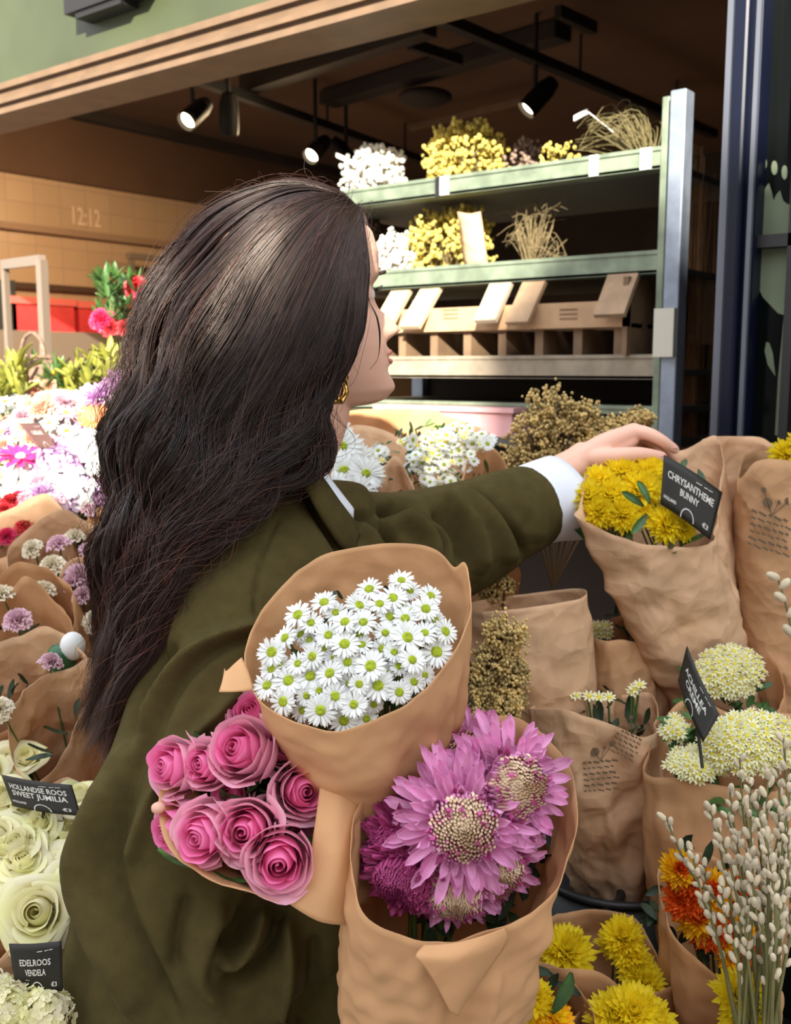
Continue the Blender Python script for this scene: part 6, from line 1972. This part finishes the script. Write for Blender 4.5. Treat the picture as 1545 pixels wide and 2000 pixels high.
place('flower_head', MAG, r_, P(40, 893, 1.84), -FW * .4 + UP * .8 + RT * .3, 0, (1.3, .8, 1.0)); stems(r_, [P(42, 898, 1.85)], P(60, 1000, 1.9), .002)
papers_left = [
    ('brown paper wrap at the left edge just under the carnations', 25, 1100, 1.66, .10, None, 0, KRAFT2),
    ('paper wrap of pale cream flowers at the left, touching her hair', 125, 1112, 1.62, .085, 'carw', 8, KRAFT2),
    ('paper wrap with pale lime flowers, third row at the left edge', 45, 1215, 1.50, .08, 'carw', 4, KRAFT),
    ('paper wrap with cream flowers behind the green-stemmed bud', 185, 1180, 1.56, .07, 'carw', 5, KRAFT2),
    ('brown paper wrap with blush-white flowers, left edge above the first black card', 35, 1385, 1.34, .10, 'carw', 3, KRAFT2),
    ('crumpled pinkish-brown paper wrap beside her coat, above the black card', 135, 1430, 1.32, .075, None, 0, KRAFT2),
    ('low brown paper wrap beneath the pale lime flowers, left edge', 20, 1290, 1.44, .09, None, 0, KRAFT),
]
for k, (lab, x, y, d, r, kind, n, pp) in enumerate(papers_left):
    bouquet(lab, P(x, y, d), r, kind, n, axis=nrm(-FW * .55 + UP * .8 + RT * (.1 if k % 2 else -.1)), L=.42, paper=pp, seed=70 + k, fs=.8, dome=.25, group='paper wraps at the left', leaf=14, amp=.009, fine=.005, rimh=.25)
r_ = thing('green_bud', 'white bud in a dark green sleeve at the left beside her hair ends', 'flower', P(135, 1330, 1.40))
b = MB(); sphere(b, P(142, 1262, 1.38), .017, 16, 10, sc=(1, 1, 1.15)); part('bud', b, WHITEP, r_)
b = MB(); tube(b, cat(PS([(118, 1258, 1.385), (122, 1290, 1.385), (133, 1325, 1.39), (138, 1350, 1.4)]), 10), [.010, .017, .019, .018, .016, .014, .011, .009, .006, .005], 14); part('sleeve', b, mat('sleeve_green', (.02, .11, .035), rough=.35), r_)
# pale lime roses and hydrangea at the lower left with black cards and a bucket
g = np.random.default_rng(21)
lr = [(P(x + g.normal() * 5, y, 1.22 - (y - 1590) / 110 * .06 + g.normal() * .008), -FW * .8 + UP * .5 + g.normal(size=3) * .35, g.uniform(.55, .95)) for y in (1585, 1620, 1655, 1690, 1715) for x in (-30, 10, 48, 88, 128, 160)]
bouquet('mass of pale lime roses below the black card at the left', P(70, 1660, 1.24), .08, 'lrose', len(lr), pos=lr, axis=nrm(-FW * .6 + UP * .8), L=.3, paper=KRAFT2, seed=90, fs=1.15, group='pale roses at the lower left', leaf=30)
lr = [(P(x, y, d), -FW * .9 + UP * .4 + RT * .1, s) for x, y, d, s in ((85, 1785, 1.10, 1.0), (125, 1755, 1.12, .75), (125, 1805, 1.12, .75), (75, 1750, 1.14, .7), (150, 1780, 1.13, .7))]
bouquet('large pale blush rose with lime outer petals beside her coat', P(95, 1780, 1.16), .05, 'lrose', len(lr), pos=lr, axis=nrm(-FW * .6 + UP * .8), L=.25, paper=None, seed=91, fs=1.2, group='pale roses at the lower left', leaf=12)
lr = [(P(x, y, d), -FW * .7 + UP * .7, s) for x, y, d, s in ((20, 1975, .98, .9), (60, 1960, 1.0, .9), (85, 1990, .98, 1.0), (-10, 1950, 1.0, .8), (40, 2010, .98, 1.0))]
bouquet('pale lime hydrangea heads in the lower left corner', P(50, 1985, 1.03), .06, 'hydl', len(lr), pos=lr, axis=nrm(-FW * .6 + UP * .8), L=.25, paper=KRAFT2, seed=92, fs=.55, group='pale roses at the lower left', leaf=30)
lr = [(P(x, y, d), -FW * .7 + UP * .7, s) for x, y, d, s in ((0, 1590, 1.28, 1.0), (15, 1555, 1.3, 1.0), (-20, 1530, 1.3, 1.0), (60, 1495, 1.33, .8), (20, 1500, 1.33, .8))]
bouquet('pale yellow-green roses behind the upper black card at the left edge', P(20, 1550, 1.34), .06, 'lrose', len(lr), pos=lr, axis=nrm(-FW * .6 + UP * .8), L=.25, paper=None, seed=93, fs=.9, group='pale roses at the lower left', leaf=12)
bouquet('brown paper wrap behind the lower black card at the left edge', P(20, 1880, 1.08), .05, None, 0, axis=nrm(-FW * .5 + UP * .8), L=.3, paper=KRAFT, seed=94, group='pale roses at the lower left')
sign('upper black card at the left edge, two long lines of capitals', (P(3, 1513, 1.19), P(140, 1533, 1.15), P(158, 1594, 1.14), P(26, 1574, 1.18)), [('HOLLANDSE ROOS', .19, .82, .23), ('SWEET JUMILIA', -.02, .80, .23)], bow=.006, stake=P(80, 1640, 1.19))
sign('lower black card at the left edge, partly behind her coat', (P(18, 1843, 1.00), P(120, 1838, .985), P(122, 1935, .985), P(32, 1940, 1.0)), [('EDELROOS', .12, .62, .18), ('VENDELA', -.08, .42, .18)], bow=.003, stake=P(60, 1990, 1.01))
bucket('grey ribbed bucket at the left edge beside the blush rose', -10, 1738, 1.22, .075, .20, m=mat('bucket_pewter', (0.09, 0.085, 0.08), rough=.4), group='flower buckets')
bucket('dark bucket below the printed paper wrap right of the held chrysanthemums', 1200, 1690, 1.42, .11, .30, group='flower buckets')
bucket('blue-black bucket between the held chrysanthemums and the yellow bouquets', 1080, 1730, 1.38, .09, .30, m=mat('bucket_navy', (0.012, 0.02, 0.028), rough=.4), group='flower buckets')

# plants beyond the flowers on the left
def leafy(label, pts, d, seed, m, n=40, L=.07, cat_='plant', name='leafy_plant', flowers=None, rad=.08):
    g = np.random.default_rng(seed)
    c = P(pts[0][0], pts[0][1], d)
    r = thing(name, label, cat_, (c[0], c[1], 0.0), 'plants beyond the sunlit flowers')
    mb = MB(); st = MB()
    for i in range(n):
        q = pts[i % len(pts)]
        p_ = P(q[0] + g.normal() * 12, q[1] + g.normal() * 10 + 10, d + g.normal() * .05)
        for k in range(3):
            sub = MB(); petal(sub, L * g.uniform(.6, 1.1), L * .28, 0, g.uniform(.3, 1.3), g.normal() * .4, cup=.25, ns=6, nw=3, tip=.3, base=.2)
            M = np.eye(4); M[:3, :3] = np.array(Matrix.Rotation(g.uniform(0, 6.28), 3, 'Z')); M[:3, 3] = p_
            mb.merge(sub, M)
        if i % 4 == 0: tube(st, cat([p_, p_ * .5 + np.array([c[0], c[1], p_[2] - .3]) * .5, [c[0], c[1], 0.02]], 6), .002, 4)
    lo_ = part('leaves', mb, m, r); part('stalks', st, STEM, r)
    if flowers:
        for i, (x, y, s, fm) in enumerate(flowers):
            place('blossom', fm, r, P(x, y, d - .05), -FW + UP * .3, i, s)
    return r


YG = mat('leaf_yellowgreen', (0.30, 0.30, 0.05), rough=.5, transl=.2, var=.4, vscale=25)
leafy('yellow-green leafy plant at the far left edge beyond the sunlit flowers', [(15, 735), (30, 750), (5, 760), (25, 720)], 2.55, 1, YG, 30)
leafy('dark leafy plant with orange buds beyond the sunlit flowers', [(110, 745), (90, 750), (130, 740), (75, 740)], 2.6, 2, LEAF, 30, flowers=[(70, 762, 1.2, CARN['peach']), (95, 755, 1.0, CARN['peach']), (118, 730, .7, APOM[0])])
leafy('tall leafy plant touching her hair beyond the sunlit flowers', [(160, 725), (190, 735), (215, 710), (180, 755), (150, 750)], 2.5, 3, YG, 34)
leafy('red-flowered plant in front of the red boxes, touching her hair', [(215, 570), (240, 590), (225, 610), (250, 560), (235, 630), (210, 545)], 2.7, 4, LEAF, 44, flowers=[(265, 560, 1.3, CARN['red']), (272, 572, 1.0, CARN['hot']), (200, 625, 1.4, CARN['hot']), (215, 640, 1.1, CARN['red']), (190, 630, .9, CARN['hot']), (245, 640, 1.0, CARN['red'])], L=.06)
b = MB(); c_ = P(65, 720, 2.62)
th = np.linspace(0, 2 * np.pi, 24, endpoint=False)
ring = lambda rr, z: np.stack([c_[0] + rr * np.cos(th), c_[1] + rr * np.sin(th), np.full(24, z)], -1)
loft(b, [ring(.01, c_[2] - .08), ring(.05, c_[2] - .08), ring(.07, c_[2] - .02), ring(.055, c_[2] + .035), ring(.05, c_[2] + .035), ring(.06, c_[2] - .02), ring(.01, c_[2] - .06)])
tube(b, [c_ + [.05 * math.cos(q), .0, .035 + .055 * math.sin(q)] for q in np.linspace(0, math.pi, 12)], .005, 6)
single('basket', 'small brown wicker basket at the foot of the metal frame', 'basket', b, mat('wicker', (.24, .15, .10), rough=.8, var=.4, vscale=80))

# benches that carry the displays
M_BENCH = mat('bench_wood', (0.06, 0.045, 0.032), rough=.8, var=.2, vscale=10)


def bench(label, px0, px1, py, d, dep, h_off=0.0):
    a, b2 = P(px0, py, d), P(px1, py, d)
    z = min(a[2], b2[2]) + h_off
    r = thing('display_bench', label, 'bench', ((a[0] + b2[0]) / 2, (a[1] + b2[1]) / 2, 0), 'benches under the flowers')
    u = nrm((b2 - a) * [1, 1, 0]); v = np.cross([0, 0, 1], u); Lh = np.linalg.norm((b2 - a)[:2]) / 2; c = (a + b2) / 2; c[2] = z
    b = MB(); obox(b, c + v * dep / 2, u * Lh, v * dep / 2, np.array([0, 0, .015])); part('bench_top', b, M_BENCH, r, smooth=False)
    for sx in (-1, 1):
        for sy in (.1, .9):
            q = c + u * Lh * sx * .94 + v * dep * sy
            b = MB(); obox(b, (q[0], q[1], z / 2), (.02, 0, 0), (0, .02, 0), (0, 0, z / 2 - .01)); part('leg', b, M_BENCH, r, smooth=False)
    return r


bench('dark bench under the paper wraps at the right edge', 1330, 1800, 1500, 1.62, .35)
bench('dark bench under the bouquets behind her neck', 650, 1180, 1330, 1.60, .35)
bench('dark low bench under the yellow and orange bouquets', 900, 1700, 2420, 1.05, .45)
bench('dark bench under the left paper wraps', -260, 240, 1900, 1.34, .5)
b = MB(); a = P(1440, 1335, 1.75); box(b, (a[0] - .02, a[1] - .02, a[2] - .22), (a[0] + .4, a[1] + .3, a[2]))
box(b, (a[0] - .03, a[1] - .03, a[2] - .02), (a[0] + .41, a[1] + .31, a[2] + .004))
single('blue_crate', 'blue-grey crate under the stamped wrap at the right edge', 'crate', b, mat('crate_blue', (.03, .055, .09), rough=.5), smooth=False)
ux = nrm(RT - UP * .28); uy = nrm(UP + RT * .1)


def on_wrap(root, px, py):
    """point of a wrap's paper seen at px,py"""
    o = [c for c in root.children if c.name.startswith('paper_wrap')][0]
    bpy.context.view_layer.update()
    me = o.data; V = np.zeros(len(me.vertices) * 3); me.vertices.foreach_get('co', V); V = V.reshape(-1, 3) + np.array(root.location)
    x, y, d = to_px(V); k = np.where(np.hypot(x - px, y - py) < 14)[0]
    return P(px, py, d[k].min() - .004)


print_stamp(B2, on_wrap(B2, 1508, 1000), nrm(RT - UP * .30), nrm(UP + RT * .12), 1.35, 1)
print_stamp(B3, on_wrap(B3, 1172, 1480), nrm(RT + UP * .10), nrm(UP - RT * .05), 1.0, 2)
print_stamp(B3, on_wrap(B3, 1235, 1430), nrm(RT - UP * .5), nrm(UP + RT * .5), .8, 3)
